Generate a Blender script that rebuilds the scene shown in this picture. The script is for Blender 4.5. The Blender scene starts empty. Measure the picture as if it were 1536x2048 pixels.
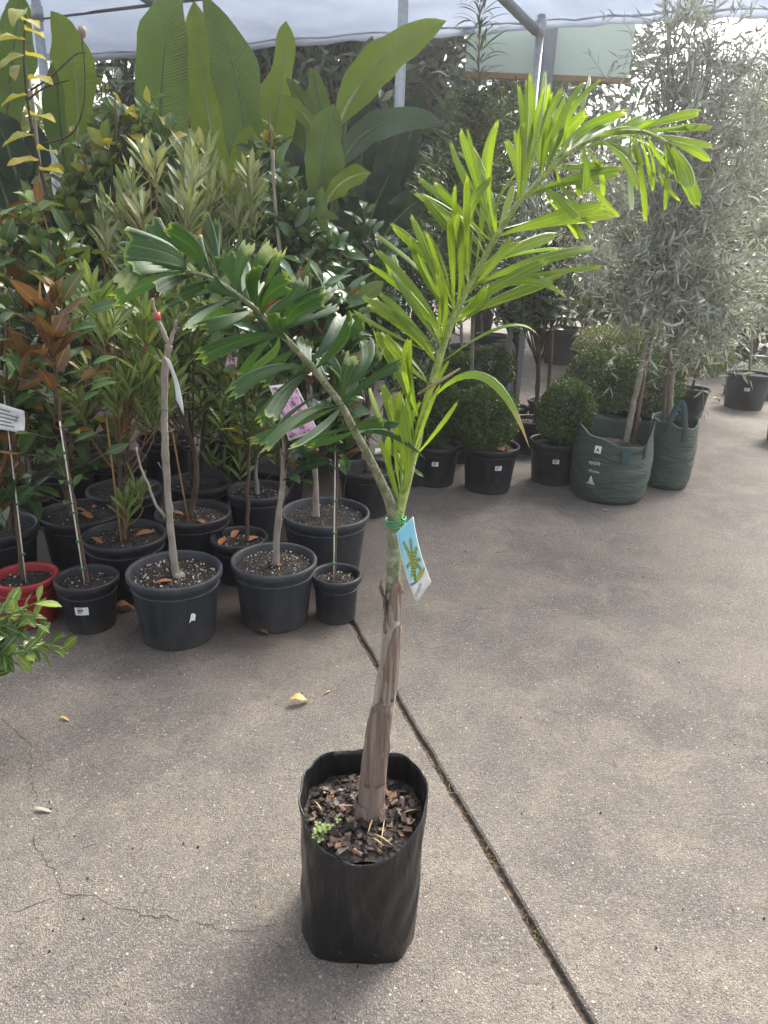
import bpy, math, random
import numpy as np
from mathutils import Vector, Matrix

# ------------------------------------------------------------------ camera, world, light
scene = bpy.context.scene
col = scene.collection
FPX = 1420.0                      # focal length in photo pixels (photo is 1536 x 2048)
CAMZ = 1.45
PITCH, ROLL = 20.5, 2.3
CR = Matrix.Rotation(math.radians(90 - PITCH), 3, 'X') @ Matrix.Rotation(math.radians(ROLL), 3, 'Z')
cd = bpy.data.cameras.new('camera')
cam = bpy.data.objects.new('camera', cd); col.objects.link(cam)
cam.matrix_world = Matrix.Translation((0, 0, CAMZ)) @ CR.to_4x4()
cd.sensor_fit = 'VERTICAL'; cd.sensor_height = 24.0; cd.lens = 24.0 * FPX / 2048
cd.clip_start = 0.05; cd.clip_end = 600
scene.camera = cam

SUN_EL, SUN_AZ = 46.0, 34.0       # azimuth: degrees to the right of the view direction (+Y)
world = bpy.data.worlds.new('World'); scene.world = world; world.use_nodes = True
wn = world.node_tree.nodes; wl = world.node_tree.links
bg = wn['Background']
sky = wn.new('ShaderNodeTexSky'); sky.sky_type = 'NISHITA'; sky.sun_disc = False
sky.sun_elevation = math.radians(SUN_EL); sky.sun_rotation = math.radians(SUN_AZ)
sky.air_density = 1.0; sky.dust_density = 6.0; sky.ozone_density = 1.0; sky.altitude = 0
hs = wn.new('ShaderNodeHueSaturation'); hs.inputs['Saturation'].default_value = 0.35
wl.new(sky.outputs[0], hs.inputs['Color']); wl.new(hs.outputs[0], bg.inputs['Color'])
bg.inputs['Strength'].default_value = 0.15
sl = bpy.data.lights.new('sun', 'SUN'); sl.energy = 1.5; sl.angle = math.radians(26); sl.color = (1.0, 0.95, 0.86)
so = bpy.data.objects.new('sun', sl); col.objects.link(so)
sd = Vector((math.sin(math.radians(SUN_AZ)) * math.cos(math.radians(SUN_EL)), math.cos(math.radians(SUN_AZ)) * math.cos(math.radians(SUN_EL)), math.sin(math.radians(SUN_EL))))
so.rotation_euler = sd.to_track_quat('Z', 'Y').to_euler(); so.location = (3, 3, 8)
vs = scene.view_settings
vs.view_transform = 'Standard'; vs.look = 'None'; vs.exposure = 1.88; vs.gamma = 1.0; vs.use_curve_mapping = False

RND = random.Random(7)
NR = np.random.default_rng(11)

# ------------------------------------------------------------------ pixel -> place helpers
CRn = np.array(CR)
CAM = np.array([0, 0, CAMZ])
def ray(x, y):
    return CRn @ np.array([(x - 768) / FPX, -(y - 1024) / FPX, -1.0])
def G(x, y, z=0.0):                # where a pixel's ray meets the level z
    d = ray(x, y); t = (z - CAMZ) / d[2]; return CAM + d * t
def P(x, y, Y):                    # where it meets the upright plane at distance Y
    d = ray(x, y); return CAM + d * (Y / d[1])
def S(x, y, Y):                    # metres for one photo pixel there
    return Y / ray(x, y)[1] / FPX
def nrm(v):
    v = np.asarray(v, float); return v / (np.linalg.norm(v) + 1e-12)

# ------------------------------------------------------------------ objects
def link(name, data, parent=None, loc=None):
    o = bpy.data.objects.new(name, data); col.objects.link(o)
    if parent is not None: o.parent = parent
    if loc is not None: o.location = loc
    return o
def tag(o, label=None, cat=None, group=None, kind=None):
    if label: o['label'] = label
    if cat: o['category'] = cat
    if group: o['group'] = group
    if kind: o['kind'] = kind
    return o
def thing(name, loc, label, cat, group=None):
    return tag(link(name, None, None, tuple(loc)), label, cat, group)

class MB:
    """collects shapes; build() links them as one mesh object, in coordinates relative to org"""
    def __init__(s): s.v = []; s.f = []; s.uv = {}
    def add(s, V, F):
        b = len(s.v); s.v.extend([tuple(map(float, p)) for p in V]); s.f.extend([tuple(i + b for i in f) for f in F]); return s
    def box(s, c, d, rz=0.0, R=None):
        c = np.array(c, float); d = np.array(d, float) / 2
        V = np.array([[x, y, z] for x in (-1, 1) for y in (-1, 1) for z in (-1, 1)]) * d
        if R is None: R = np.array(Matrix.Rotation(rz, 3, 'Z'))
        return s.add(V @ np.array(R).T + c, [(0, 1, 3, 2), (4, 6, 7, 5), (0, 4, 5, 1), (2, 3, 7, 6), (0, 2, 6, 4), (1, 5, 7, 3)])
    def tube(s, pts, rad, n=8, cap=True):
        pts = np.array(pts, float); m = len(pts)
        rad = np.full(m, rad) if np.isscalar(rad) else np.array(rad, float)
        T = np.gradient(pts, axis=0); T /= (np.linalg.norm(T, axis=1)[:, None] + 1e-9)
        ref = np.array([0, 1, 0.]) if abs(T[0][1]) < .9 else np.array([1., 0, 0])
        V = []; u = nrm(np.cross(T[0], ref))
        for i in range(m):
            u = nrm(u - T[i] * np.dot(u, T[i])); w = np.cross(T[i], u)
            for k in range(n):
                a = 2 * math.pi * k / n; V.append(pts[i] + rad[i] * (math.cos(a) * u + math.sin(a) * w))
        F = [(i * n + k, i * n + (k + 1) % n, (i + 1) * n + (k + 1) % n, (i + 1) * n + k) for i in range(m - 1) for k in range(n)]
        if cap: F += [tuple(range(n))[::-1], tuple(range((m - 1) * n, m * n))]
        return s.add(V, F)
    def lathe(s, prof, n=48, c=(0, 0, 0), close=False):
        m = len(prof); V = []
        for r, z in prof:
            for k in range(n):
                a = 2 * math.pi * k / n; V.append((c[0] + r * math.cos(a), c[1] + r * math.sin(a), c[2] + z))
        F = [(i * n + k, i * n + (k + 1) % n, (i + 1) * n + (k + 1) % n, (i + 1) * n + k) for i in range(m - 1) for k in range(n)]
        if close: F.append(tuple(range(n))[::-1])
        return s.add(V, F)
    def build(s, name, mat, parent=None, org=(0, 0, 0), smooth=True, loc=None):
        me = bpy.data.meshes.new(name)
        org = np.array(org, float)
        me.from_pydata([tuple(np.array(p) - org) for p in s.v], [], s.f)
        if smooth: me.polygons.foreach_set('use_smooth', [True] * len(me.polygons))
        if mat: me.materials.append(mat)
        return link(name, me, parent, loc)

def np_mesh(name, V, Q, mat, uv=None, var=None):
    """fast mesh of quads; uv per vertex, var per vertex"""
    me = bpy.data.meshes.new(name)
    V = np.asarray(V, np.float32); Q = np.asarray(Q, np.int32)
    me.vertices.add(len(V)); me.vertices.foreach_set('co', V.ravel())
    me.loops.add(Q.size); me.loops.foreach_set('vertex_index', Q.ravel())
    me.polygons.add(len(Q)); me.polygons.foreach_set('loop_start', np.arange(0, Q.size, 4, dtype=np.int32))
    me.polygons.foreach_set('use_smooth', np.ones(len(Q), bool))
    me.update(calc_edges=True)
    if uv is not None:
        l = me.uv_layers.new(name='UVMap'); l.data.foreach_set('uv', np.asarray(uv, np.float32)[Q.ravel()].ravel())
    if var is not None:
        a = me.attributes.new('var', 'FLOAT', 'POINT'); a.data.foreach_set('value', np.asarray(var, np.float32))
    if mat: me.materials.append(mat)
    return me

# ------------------------------------------------------------------ materials
MC = {}
def nodes(name):
    m = bpy.data.materials.new(name); m.use_nodes = True
    nt = m.node_tree; return m, nt.nodes, nt.links, nt.nodes['Principled BSDF']
def rgb(c): return (c[0], c[1], c[2], 1.0)
def mixc(n, l, fac, a, b, mode='MIX'):
    x = n.new('ShaderNodeMix'); x.data_type = 'RGBA'; x.blend_type = mode
    for i, v in ((0, fac), (6, a), (7, b)):
        if hasattr(v, 'is_output'): l.new(v, x.inputs[i])
        elif i == 0: x.inputs[0].default_value = v
        else: x.inputs[i].default_value = rgb(v)
    return x.outputs[2]
def ramp(n, l, src, stops):
    r = n.new('ShaderNodeValToRGB'); e = r.color_ramp.elements
    while len(e) < len(stops): e.new(0.5)
    for k, (p, c) in enumerate(stops):
        e[k].position = p; e[k].color = rgb(c) if hasattr(c, '__len__') else (c, c, c, 1)
    l.new(src, r.inputs[0]); return r.outputs[0]
def noise(n, l, scale, detail=3, rough=0.55, vec=None, dist=0.0):
    t = n.new('ShaderNodeTexNoise'); t.inputs['Scale'].default_value = scale; t.inputs['Detail'].default_value = detail
    t.inputs['Roughness'].default_value = rough; t.inputs['Distortion'].default_value = dist
    if vec is not None: l.new(vec, t.inputs['Vector'])
    return t.outputs['Fac']
def objco(n): return n.new('ShaderNodeTexCoord').outputs['Object']
def bump(n, l, h, b, strength=0.3, dist=0.01):
    x = n.new('ShaderNodeBump'); x.inputs['Strength'].default_value = strength; x.inputs['Distance'].default_value = dist
    l.new(h, x.inputs['Height']); l.new(x.outputs[0], b.inputs['Normal']); return x
def math_(n, l, op, a, b=None):
    x = n.new('ShaderNodeMath'); x.operation = op
    for i, v in ((0, a), (1, b)):
        if v is None: continue
        if hasattr(v, 'is_output'): l.new(v, x.inputs[i])
        else: x.inputs[i].default_value = v
    return x.outputs[0]
def plain(name, c, rough=0.6, c2=None, scale=20, spec=0.4, metal=0.0, bmp=0.0, bscale=None, stretch=None):
    if name in MC: return MC[name]
    m, n, l, b = nodes(name)
    co = objco(n)
    if stretch:
        mp = n.new('ShaderNodeMapping'); mp.inputs['Scale'].default_value = stretch; l.new(co, mp.inputs[0]); co = mp.outputs[0]
    f = noise(n, l, scale, 4, 0.6, co)
    c2 = c2 or tuple(x * 0.75 for x in c)
    o = ramp(n, l, f, [(0.3, c2), (0.7, c)])
    l.new(o, b.inputs['Base Color']); b.inputs['Roughness'].default_value = rough
    b.inputs['Specular IOR Level'].default_value = spec; b.inputs['Metallic'].default_value = metal
    if bmp: bump(n, l, noise(n, l, bscale or scale * 3, 4, 0.6, co), b, bmp, 0.01)
    MC[name] = m; return m

def leafmat(name, c1, c2, back=None, odd=None, oddp=0.93, rough=0.42, trans=0.3, tcol=None, rib=None, ribw=0.05, veins=0.0, vscale=40, bleach=None, spec=0.4, tipc=None, stripe=0.0, edge=None):
    """leaf surface: colour runs c1..c2 leaf by leaf, odd colour for a few leaves, its own underside, some light passes through"""
    if name in MC: return MC[name]
    m, n, l, b = nodes(name)
    at = n.new('ShaderNodeAttribute'); at.attribute_name = 'var'; v = at.outputs['Fac']
    c = mixc(n, l, v, c1, c2)
    if odd:
        c = mixc(n, l, math_(n, l, 'GREATER_THAN', v, oddp), c, odd)
    co = objco(n)
    c = mixc(n, l, ramp(n, l, noise(n, l, 6, 3, .6, co), [(0.35, 0.0), (0.75, 0.35)]), c, tuple(x * 0.6 for x in c1))
    uvn = n.new('ShaderNodeUVMap'); sp = n.new('ShaderNodeSeparateXYZ'); l.new(uvn.outputs[0], sp.inputs[0])
    U, Vv = sp.outputs[0], sp.outputs[1]
    d = math_(n, l, 'ABSOLUTE', math_(n, l, 'SUBTRACT', Vv, 0.5))
    if back:
        g = n.new('ShaderNodeNewGeometry'); c = mixc(n, l, g.outputs['Backfacing'], c, back)
    if rib:
        k = ramp(n, l, d, [(ribw * 0.5, 1.0), (ribw, 0.0)]); c = mixc(n, l, math_(n, l, 'MULTIPLY', k, 0.75), c, rib)
    if veins:
        w = n.new('ShaderNodeTexWave'); w.wave_type = 'BANDS'; w.bands_direction = 'X'
        w.inputs['Scale'].default_value = vscale; w.inputs['Distortion'].default_value = 1.2; w.inputs['Detail'].default_value = 2
        vec = n.new('ShaderNodeCombineXYZ'); l.new(math_(n, l, 'SUBTRACT', U, math_(n, l, 'MULTIPLY', d, 0.12)), vec.inputs[0])
        l.new(vec.outputs[0], w.inputs['Vector'])
        c = mixc(n, l, math_(n, l, 'MULTIPLY', w.outputs['Fac'], veins), c, tuple(min(1, x * 1.5) for x in c2))
        bump(n, l, w.outputs['Fac'], b, 0.6, 0.008)
    if edge:
        ev = n.new('ShaderNodeCombineXYZ'); l.new(math_(n, l, 'MULTIPLY', U, 9), ev.inputs[0]); l.new(math_(n, l, 'MULTIPLY', Vv, 2), ev.inputs[1]); l.new(math_(n, l, 'MULTIPLY', v, 30), ev.inputs[2])
        ek = math_(n, l, 'ADD', d, math_(n, l, 'MULTIPLY', math_(n, l, 'SUBTRACT', noise(n, l, 1.0, 4, .7, ev.outputs[0]), .5), .22))
        c = mixc(n, l, ramp(n, l, ek, [(.485, 0.0), (.53, .8)]), c, edge)
    if stripe:
        sv = n.new('ShaderNodeCombineXYZ'); l.new(math_(n, l, 'MULTIPLY', Vv, 26), sv.inputs[0]); l.new(math_(n, l, 'MULTIPLY', U, 1.3), sv.inputs[1]); l.new(math_(n, l, 'MULTIPLY', v, 40), sv.inputs[2])
        sf = noise(n, l, 1.0, 3, .7, sv.outputs[0])
        c = mixc(n, l, math_(n, l, 'MULTIPLY', ramp(n, l, sf, [(.35, 1.0), (.5, 0.0)]), stripe), c, tuple(x * .45 for x in c1))
        c = mixc(n, l, math_(n, l, 'MULTIPLY', ramp(n, l, sf, [(.55, 0.0), (.7, 1.0)]), stripe * .8), c, tuple(min(1, x * 1.5) for x in c2))
        c = mixc(n, l, math_(n, l, 'MULTIPLY', ramp(n, l, noise(n, l, 140, 2, .6, co), [(.68, 0.0), (.74, .5)]), stripe), c, (.32, .25, .12))
        bump(n, l, sf, b, .35, .003)
    if bleach:
        k = math_(n, l, 'ADD', U, math_(n, l, 'MULTIPLY', math_(n, l, 'SUBTRACT', noise(n, l, 60, 3, .6, co), .5), 0.45))
        c = mixc(n, l, ramp(n, l, k, [(0.78, 0.0), (0.95, 0.9)]), c, bleach)
    if tipc:
        k = math_(n, l, 'ADD', U, math_(n, l, 'MULTIPLY', math_(n, l, 'SUBTRACT', noise(n, l, 90, 2, .6, co), .5), 0.1))
        c = mixc(n, l, ramp(n, l, k, [(0.95, 0.0), (0.995, 0.7)]), c, tipc)
    l.new(c, b.inputs['Base Color']); b.inputs['Roughness'].default_value = rough; b.inputs['Specular IOR Level'].default_value = spec
    if trans:
        t = n.new('ShaderNodeBsdfTranslucent')
        l.new(mixc(n, l, 1.0, c, tcol or (1.25, 1.2, 0.5), 'MULTIPLY'), t.inputs['Color'])
        ms = n.new('ShaderNodeMixShader'); ms.inputs[0].default_value = trans
        l.new(b.outputs[0], ms.inputs[1]); l.new(t.outputs[0], ms.inputs[2])
        l.new(ms.outputs[0], n['Material Output'].inputs['Surface'])
    MC[name] = m; return m

def concrete():
    m, n, l, b = nodes('concrete')
    co = objco(n)
    big = noise(n, l, .9, 6, .66, co, .6); mid = noise(n, l, 4.2, 6, .7, co, .4)
    c = ramp(n, l, big, [(0.34, (.098, .087, .081)), (0.48, (.148, .131, .118)), (0.62, (.228, .199, .164))])
    c = mixc(n, l, ramp(n, l, mid, [(0.46, 0.0), (0.66, 0.85)]), c, (.258, .222, .174))
    c = mixc(n, l, ramp(n, l, noise(n, l, 2.3, 6, .68, co, .8), [(0.52, 0.0), (0.70, 0.65)]), c, (.094, .085, .083))
    c = mixc(n, l, ramp(n, l, noise(n, l, 52, 5, .75, co), [(0.34, 0.6), (0.5, 0.0)]), c, (.085, .073, .066))
    c = mixc(n, l, ramp(n, l, noise(n, l, 80, 4, .75, co), [(0.52, 0.0), (0.70, 0.6)]), c, (.34, .295, .235))
    vo = n.new('ShaderNodeTexVoronoi'); vo.inputs['Scale'].default_value = 240; l.new(co, vo.inputs['Vector'])
    hsv = n.new('ShaderNodeSeparateColor'); l.new(vo.outputs['Color'], hsv.inputs[0])
    st = ramp(n, l, hsv.outputs[0], [(0.0, (.05, .045, .044)), (0.3, (.12, .108, .10)), (0.6, (.22, .195, .175)), (0.86, (.34, .30, .245)), (1.0, (.52, .48, .41))])
    edge = ramp(n, l, vo.outputs['Distance'], [(0.25, 1.0), (0.6, 0.0)])
    c = mixc(n, l, math_(n, l, 'MULTIPLY', edge, math_(n, l, 'ADD', .25, math_(n, l, 'MULTIPLY', mid, .75))), c, st)
    vo2 = n.new('ShaderNodeTexVoronoi'); vo2.inputs['Scale'].default_value = 95; l.new(co, vo2.inputs['Vector'])
    h2 = n.new('ShaderNodeSeparateColor'); l.new(vo2.outputs['Color'], h2.inputs[0])
    wob = math_(n, l, 'ADD', vo2.outputs['Distance'], math_(n, l, 'MULTIPLY', math_(n, l, 'SUBTRACT', noise(n, l, 160, 3, .6, co), .5), .35))
    e2 = math_(n, l, 'MULTIPLY', ramp(n, l, wob, [(0.24, 1.0), (0.36, 0.0)]), ramp(n, l, h2.outputs[1], [(0.40, 0.0), (0.55, 0.85)]))
    st2 = ramp(n, l, h2.outputs[0], [(0.0, (.10, .092, .095)), (0.5, (.215, .195, .185)), (0.93, (.33, .30, .265)), (1.0, (.58, .55, .5))])
    c = mixc(n, l, e2, c, st2)
    gr = noise(n, l, 330, 3, .75, co)
    c = mixc(n, l, ramp(n, l, gr, [(0.34, 0.75), (0.52, 0.0)]), c, (.045, .041, .038))
    c = mixc(n, l, ramp(n, l, noise(n, l, 700, 2, .7, co), [(0.62, 0.0), (0.74, 0.5)]), c, (.42, .375, .31))
    # old damp earth spilled round the pots: own blotchy shape on the slab
    sp = n.new('ShaderNodeSeparateXYZ'); l.new(co, sp.inputs[0])
    d1 = math_(n, l, 'ADD', sp.outputs[1], math_(n, l, 'MULTIPLY', sp.outputs[0], 0.10))
    d1 = math_(n, l, 'ADD', d1, math_(n, l, 'MULTIPLY', math_(n, l, 'SUBTRACT', noise(n, l, 2.4, 6, .68, co), .5), 1.1))
    left = ramp(n, l, math_(n, l, 'ADD', math_(n, l, 'MULTIPLY', sp.outputs[0], 0.5), 0.5), [(0.30, 1.0), (0.60, 0.06)])
    earth = math_(n, l, 'MULTIPLY', ramp(n, l, math_(n, l, 'MULTIPLY', d1, 0.25), [(0.50, 0.0), (0.64, 1.0)]), left)
    c = mixc(n, l, math_(n, l, 'MULTIPLY', earth, 0.8), c, (.052, .040, .034))
    l.new(c, b.inputs['Base Color']); b.inputs['Roughness'].default_value = 0.85; b.inputs['Specular IOR Level'].default_value = 0.25
    h = math_(n, l, 'ADD', math_(n, l, 'MULTIPLY', edge, 0.6), math_(n, l, 'ADD', math_(n, l, 'MULTIPLY', gr, 0.9), math_(n, l, 'MULTIPLY', e2, 0.7)))
    bump(n, l, h, b, 0.8, 0.005)
    return m

def soilmat(name, dark, light):
    if name in MC: return MC[name]
    m, n, l, b = nodes(name); co = objco(n)
    vo = n.new('ShaderNodeTexVoronoi'); vo.inputs['Scale'].default_value = 95; l.new(co, vo.inputs['Vector'])
    s = n.new('ShaderNodeSeparateColor'); l.new(vo.outputs['Color'], s.inputs[0])
    c = ramp(n, l, s.outputs[0], [(0, dark), (0.7, tuple(x * 1.7 for x in dark)), (1, light)])
    l.new(c, b.inputs['Base Color']); b.inputs['Roughness'].default_value = 0.9
    bump(n, l, vo.outputs['Distance'], b, 0.9, 0.01)
    MC[name] = m; return m

SOIL = soilmat('potting_mix', (.008, .006, .005), (.055, .036, .027))
PLASTIC = plain('black_plastic', (.021, .0225, .026), .52, (.010, .011, .013), 11, .4, bmp=.1, bscale=30, stretch=(1, 1, .3))
PLASTIC2 = plain('greyed_black_plastic', (.042, .046, .053), .6, (.022, .025, .03), 9, .35, bmp=.1, bscale=30, stretch=(1, 1, .3))
def dusty(name, c, rough):
    m, n, l, b = nodes(name); co = objco(n)
    mp = n.new('ShaderNodeMapping'); mp.inputs['Scale'].default_value = (1, 1, .25); l.new(co, mp.inputs[0])
    cc = mixc(n, l, ramp(n, l, noise(n, l, 14, 5, .65, mp.outputs[0]), [(.35, 0.0), (.7, 1.0)]), tuple(x * .6 for x in c), tuple(x * 1.35 for x in c))
    cc = mixc(n, l, ramp(n, l, noise(n, l, 9, 6, .7, co, .5), [(.54, 0.0), (.74, .55)]), cc, (.085, .078, .07))
    sp = n.new('ShaderNodeSeparateXYZ'); l.new(co, sp.inputs[0])
    lowd = math_(n, l, 'ADD', sp.outputs[2], math_(n, l, 'MULTIPLY', math_(n, l, 'SUBTRACT', noise(n, l, 18, 4, .7, co), .5), .12))
    cc = mixc(n, l, ramp(n, l, math_(n, l, 'MULTIPLY', lowd, 4), [(.02, .55), (.30, 0.0)]), cc, (.075, .062, .05))
    cc = mixc(n, l, ramp(n, l, noise(n, l, 260, 2, .6, co), [(.70, 0.0), (.78, .5)]), cc, (.14, .13, .12))
    l.new(cc, b.inputs['Base Color']); l.new(ramp(n, l, noise(n, l, 10, 4, .6, co), [(.3, rough - .1), (.7, rough + .15)]), b.inputs['Roughness']); b.inputs['Specular IOR Level'].default_value = .4
    bump(n, l, noise(n, l, 24, 4, .6, mp.outputs[0]), b, .12, .01); return m
PLASTIC = dusty('black_pot_plastic', (.016, .0175, .021), .5)
PLASTIC2 = dusty('grey_black_pot_plastic', (.034, .038, .045), .55)
REDPL = plain('red_plastic', (.30, .022, .028), .5, (.22, .016, .02), 9, .4, bmp=.05)
BARKGREY = plain('grey_bark', (.30, .27, .225), .8, (.16, .135, .11), 30, .2, bmp=.5, bscale=70, stretch=(1, 1, .35))
BARKBR = plain('brown_bark', (.12, .082, .055), .8, (.06, .042, .03), 35, .2, bmp=.5, bscale=80, stretch=(1, 1, .35))
TWIG = plain('dark_twig', (.07, .05, .037), .8, (.035, .026, .02), 40, .2)
REDSTEM = plain('red_green_stem', (.24, .085, .05), .6, (.12, .10, .04), 12, .3)
GREENSTEM = plain('green_stem', (.10, .15, .05), .6, (.06, .09, .03), 12, .3)
WHITE = plain('white_card', (.72, .74, .74), .5, (.66, .68, .69), 6, .3)
INK = plain('black_ink', (.02, .02, .025), .6)
STAKEW = plain('white_stake_plastic', (.62, .60, .50), .5, (.5, .48, .4), 10)
BAMBOO = plain('bamboo_cane', (.42, .24, .08), .55, (.26, .14, .05), 15, .3, stretch=(1, 1, .2))
TIMBER = plain('hardwood_stake', (.22, .145, .11), .8, (.12, .085, .07), 20, .2, bmp=.3, stretch=(1, 1, .1))
CLIP = plain('green_clip', (.02, .12, .06), .5)
GALV = plain('galvanised_steel', (.50, .53, .55), .5, (.38, .41, .43), 40, .5, metal=.55)
GREYST = plain('grey_painted_steel', (.22, .26, .28), .5, (.17, .2, .22), 10)
PERL = plain('perlite', (.62, .58, .48), .8, (.45, .38, .26), 60)
DEADLEAF = plain('dead_leaf', (.34, .15, .06), .7, (.18, .075, .035), 30, .25)
TANLEAF = plain('tan_dead_leaf', (.55, .38, .16), .65, (.38, .22, .08), 40, .3)

LM = dict(
 magnolia=leafmat('magnolia_leaf', (.028, .068, .020), (.055, .112, .03), back=(.16, .072, .022), odd=(.17, .085, .02), oddp=.97, rough=.28, trans=.12, rib=(.16, .20, .07), ribw=.05),
 bronze=leafmat('bronze_magnolia_leaf', (.095, .055, .024), (.145, .078, .03), back=(.16, .08, .032), odd=(.06, .09, .02), oddp=.85, rough=.45, trans=.15, rib=(.30, .16, .05), ribw=.06),
 broad=leafmat('broad_green_leaf', (.045, .098, .026), (.125, .180, .034), back=(.10, .15, .05), odd=(.34, .27, .03), oddp=.92, rough=.33, trans=.28, rib=(.15, .2, .06), ribw=.05),
 yellow=leafmat('yellowing_leaf', (.17, .22, .03), (.42, .31, .035), back=(.36, .33, .06), rough=.4, trans=.35, rib=(.30, .30, .08), ribw=.05),
 narrow=leafmat('narrow_green_leaf', (.075, .14, .025), (.145, .21, .04), back=(.14, .18, .07), odd=(.20, .18, .03), oddp=.96, rough=.4, trans=.25, rib=(.28, .33, .12), ribw=.09),
 grey=leafmat('pale_narrow_leaf', (.13, .18, .065), (.23, .27, .115), back=(.24, .26, .15), odd=(.30, .24, .12), oddp=.93, rough=.48, trans=.25, rib=(.33, .36, .2), ribw=.08),
 glossy=leafmat('glossy_dark_leaf', (.030, .072, .026), (.064, .122, .038), back=(.07, .11, .05), odd=(.17, .19, .03), oddp=.96, rough=.22, trans=.15, rib=(.11, .16, .06), ribw=.05),
 lime=leafmat('young_green_leaf', (.038, .085, .02), (.20, .27, .05), back=(.15, .2, .06), rough=.3, trans=.3, rib=(.30, .36, .12), ribw=.07),
 box=leafmat('box_leaf', (.034, .078, .016), (.095, .155, .028), back=(.05, .085, .03), odd=(.14, .19, .03), oddp=.9, rough=.5, trans=.25),
 hedge=leafmat('yellow_green_leaf', (.075, .11, .015), (.16, .20, .025), back=(.12, .15, .04), rough=.4, trans=.25),
 olive=leafmat('olive_leaf', (.185, .215, .165), (.30, .325, .265), back=(.44, .465, .41), odd=(.50, .52, .42), oddp=.88, rough=.42, trans=.28, tcol=(1.1, 1.1, .8), rib=(.33, .36, .28), ribw=.1),
 scheff=leafmat('whorled_leaf', (.075, .125, .052), (.13, .18, .08), back=(.09, .12, .06), rough=.35, trans=.2, rib=(.12, .16, .08), ribw=.06),
 podo=leafmat('long_narrow_leaf', (.045, .085, .022), (.10, .15, .03), back=(.11, .15, .06), odd=(.22, .26, .04), oddp=.85, rough=.4, trans=.3, rib=(.13, .18, .06), ribw=.1),
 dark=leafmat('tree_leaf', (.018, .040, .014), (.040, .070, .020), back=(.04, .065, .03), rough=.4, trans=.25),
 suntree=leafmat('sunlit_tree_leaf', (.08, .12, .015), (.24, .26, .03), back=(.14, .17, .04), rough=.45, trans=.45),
)
PALM_L = leafmat('palm_blade_bright', (.125, .225, .028), (.215, .325, .042), back=(.15, .27, .035), rough=.38, trans=.42, tcol=(1.4, 1.3, .45), rib=(.33, .43, .09), ribw=.035, tipc=(.36, .42, .10), stripe=.55)
PALM_D = leafmat('palm_blade_dark', (.021, .058, .017), (.040, .090, .025), back=(.045, .09, .035), rough=.5, trans=.22, tcol=(1.5, 1.6, .4), rib=(.08, .13, .06), ribw=.03, tipc=(.24, .30, .08), spec=.35, stripe=.5)
PALM_B = leafmat('palm_blade_bleached', (.028, .062, .028), (.045, .088, .042), back=(.07, .115, .065), rough=.48, trans=.2, tcol=(1.5, 1.6, .5), bleach=(.27, .30, .22), rib=(.10, .15, .08), ribw=.03, spec=.35, stripe=.5)
PALM_Y = leafmat('palm_blade_drying', (.13, .24, .04), (.20, .33, .05), back=(.17, .28, .06), rough=.4, trans=.35, bleach=(.42, .32, .15), rib=(.33, .40, .12), ribw=.04)
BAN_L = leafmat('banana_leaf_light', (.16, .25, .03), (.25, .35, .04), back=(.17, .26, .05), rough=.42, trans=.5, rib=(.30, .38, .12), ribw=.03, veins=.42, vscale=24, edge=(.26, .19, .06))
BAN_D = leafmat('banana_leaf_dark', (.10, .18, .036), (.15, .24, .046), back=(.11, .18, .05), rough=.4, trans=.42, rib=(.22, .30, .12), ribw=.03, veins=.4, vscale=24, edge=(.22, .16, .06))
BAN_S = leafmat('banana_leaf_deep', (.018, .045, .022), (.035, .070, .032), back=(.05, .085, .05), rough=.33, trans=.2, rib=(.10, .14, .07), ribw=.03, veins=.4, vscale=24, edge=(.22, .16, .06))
BAN_B = leafmat('banana_leaf_bluish', (.075, .135, .075), (.11, .175, .095), back=(.12, .18, .1), rough=.3, trans=.2, rib=(.25, .32, .18), ribw=.03, veins=.28, vscale=44)

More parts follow.
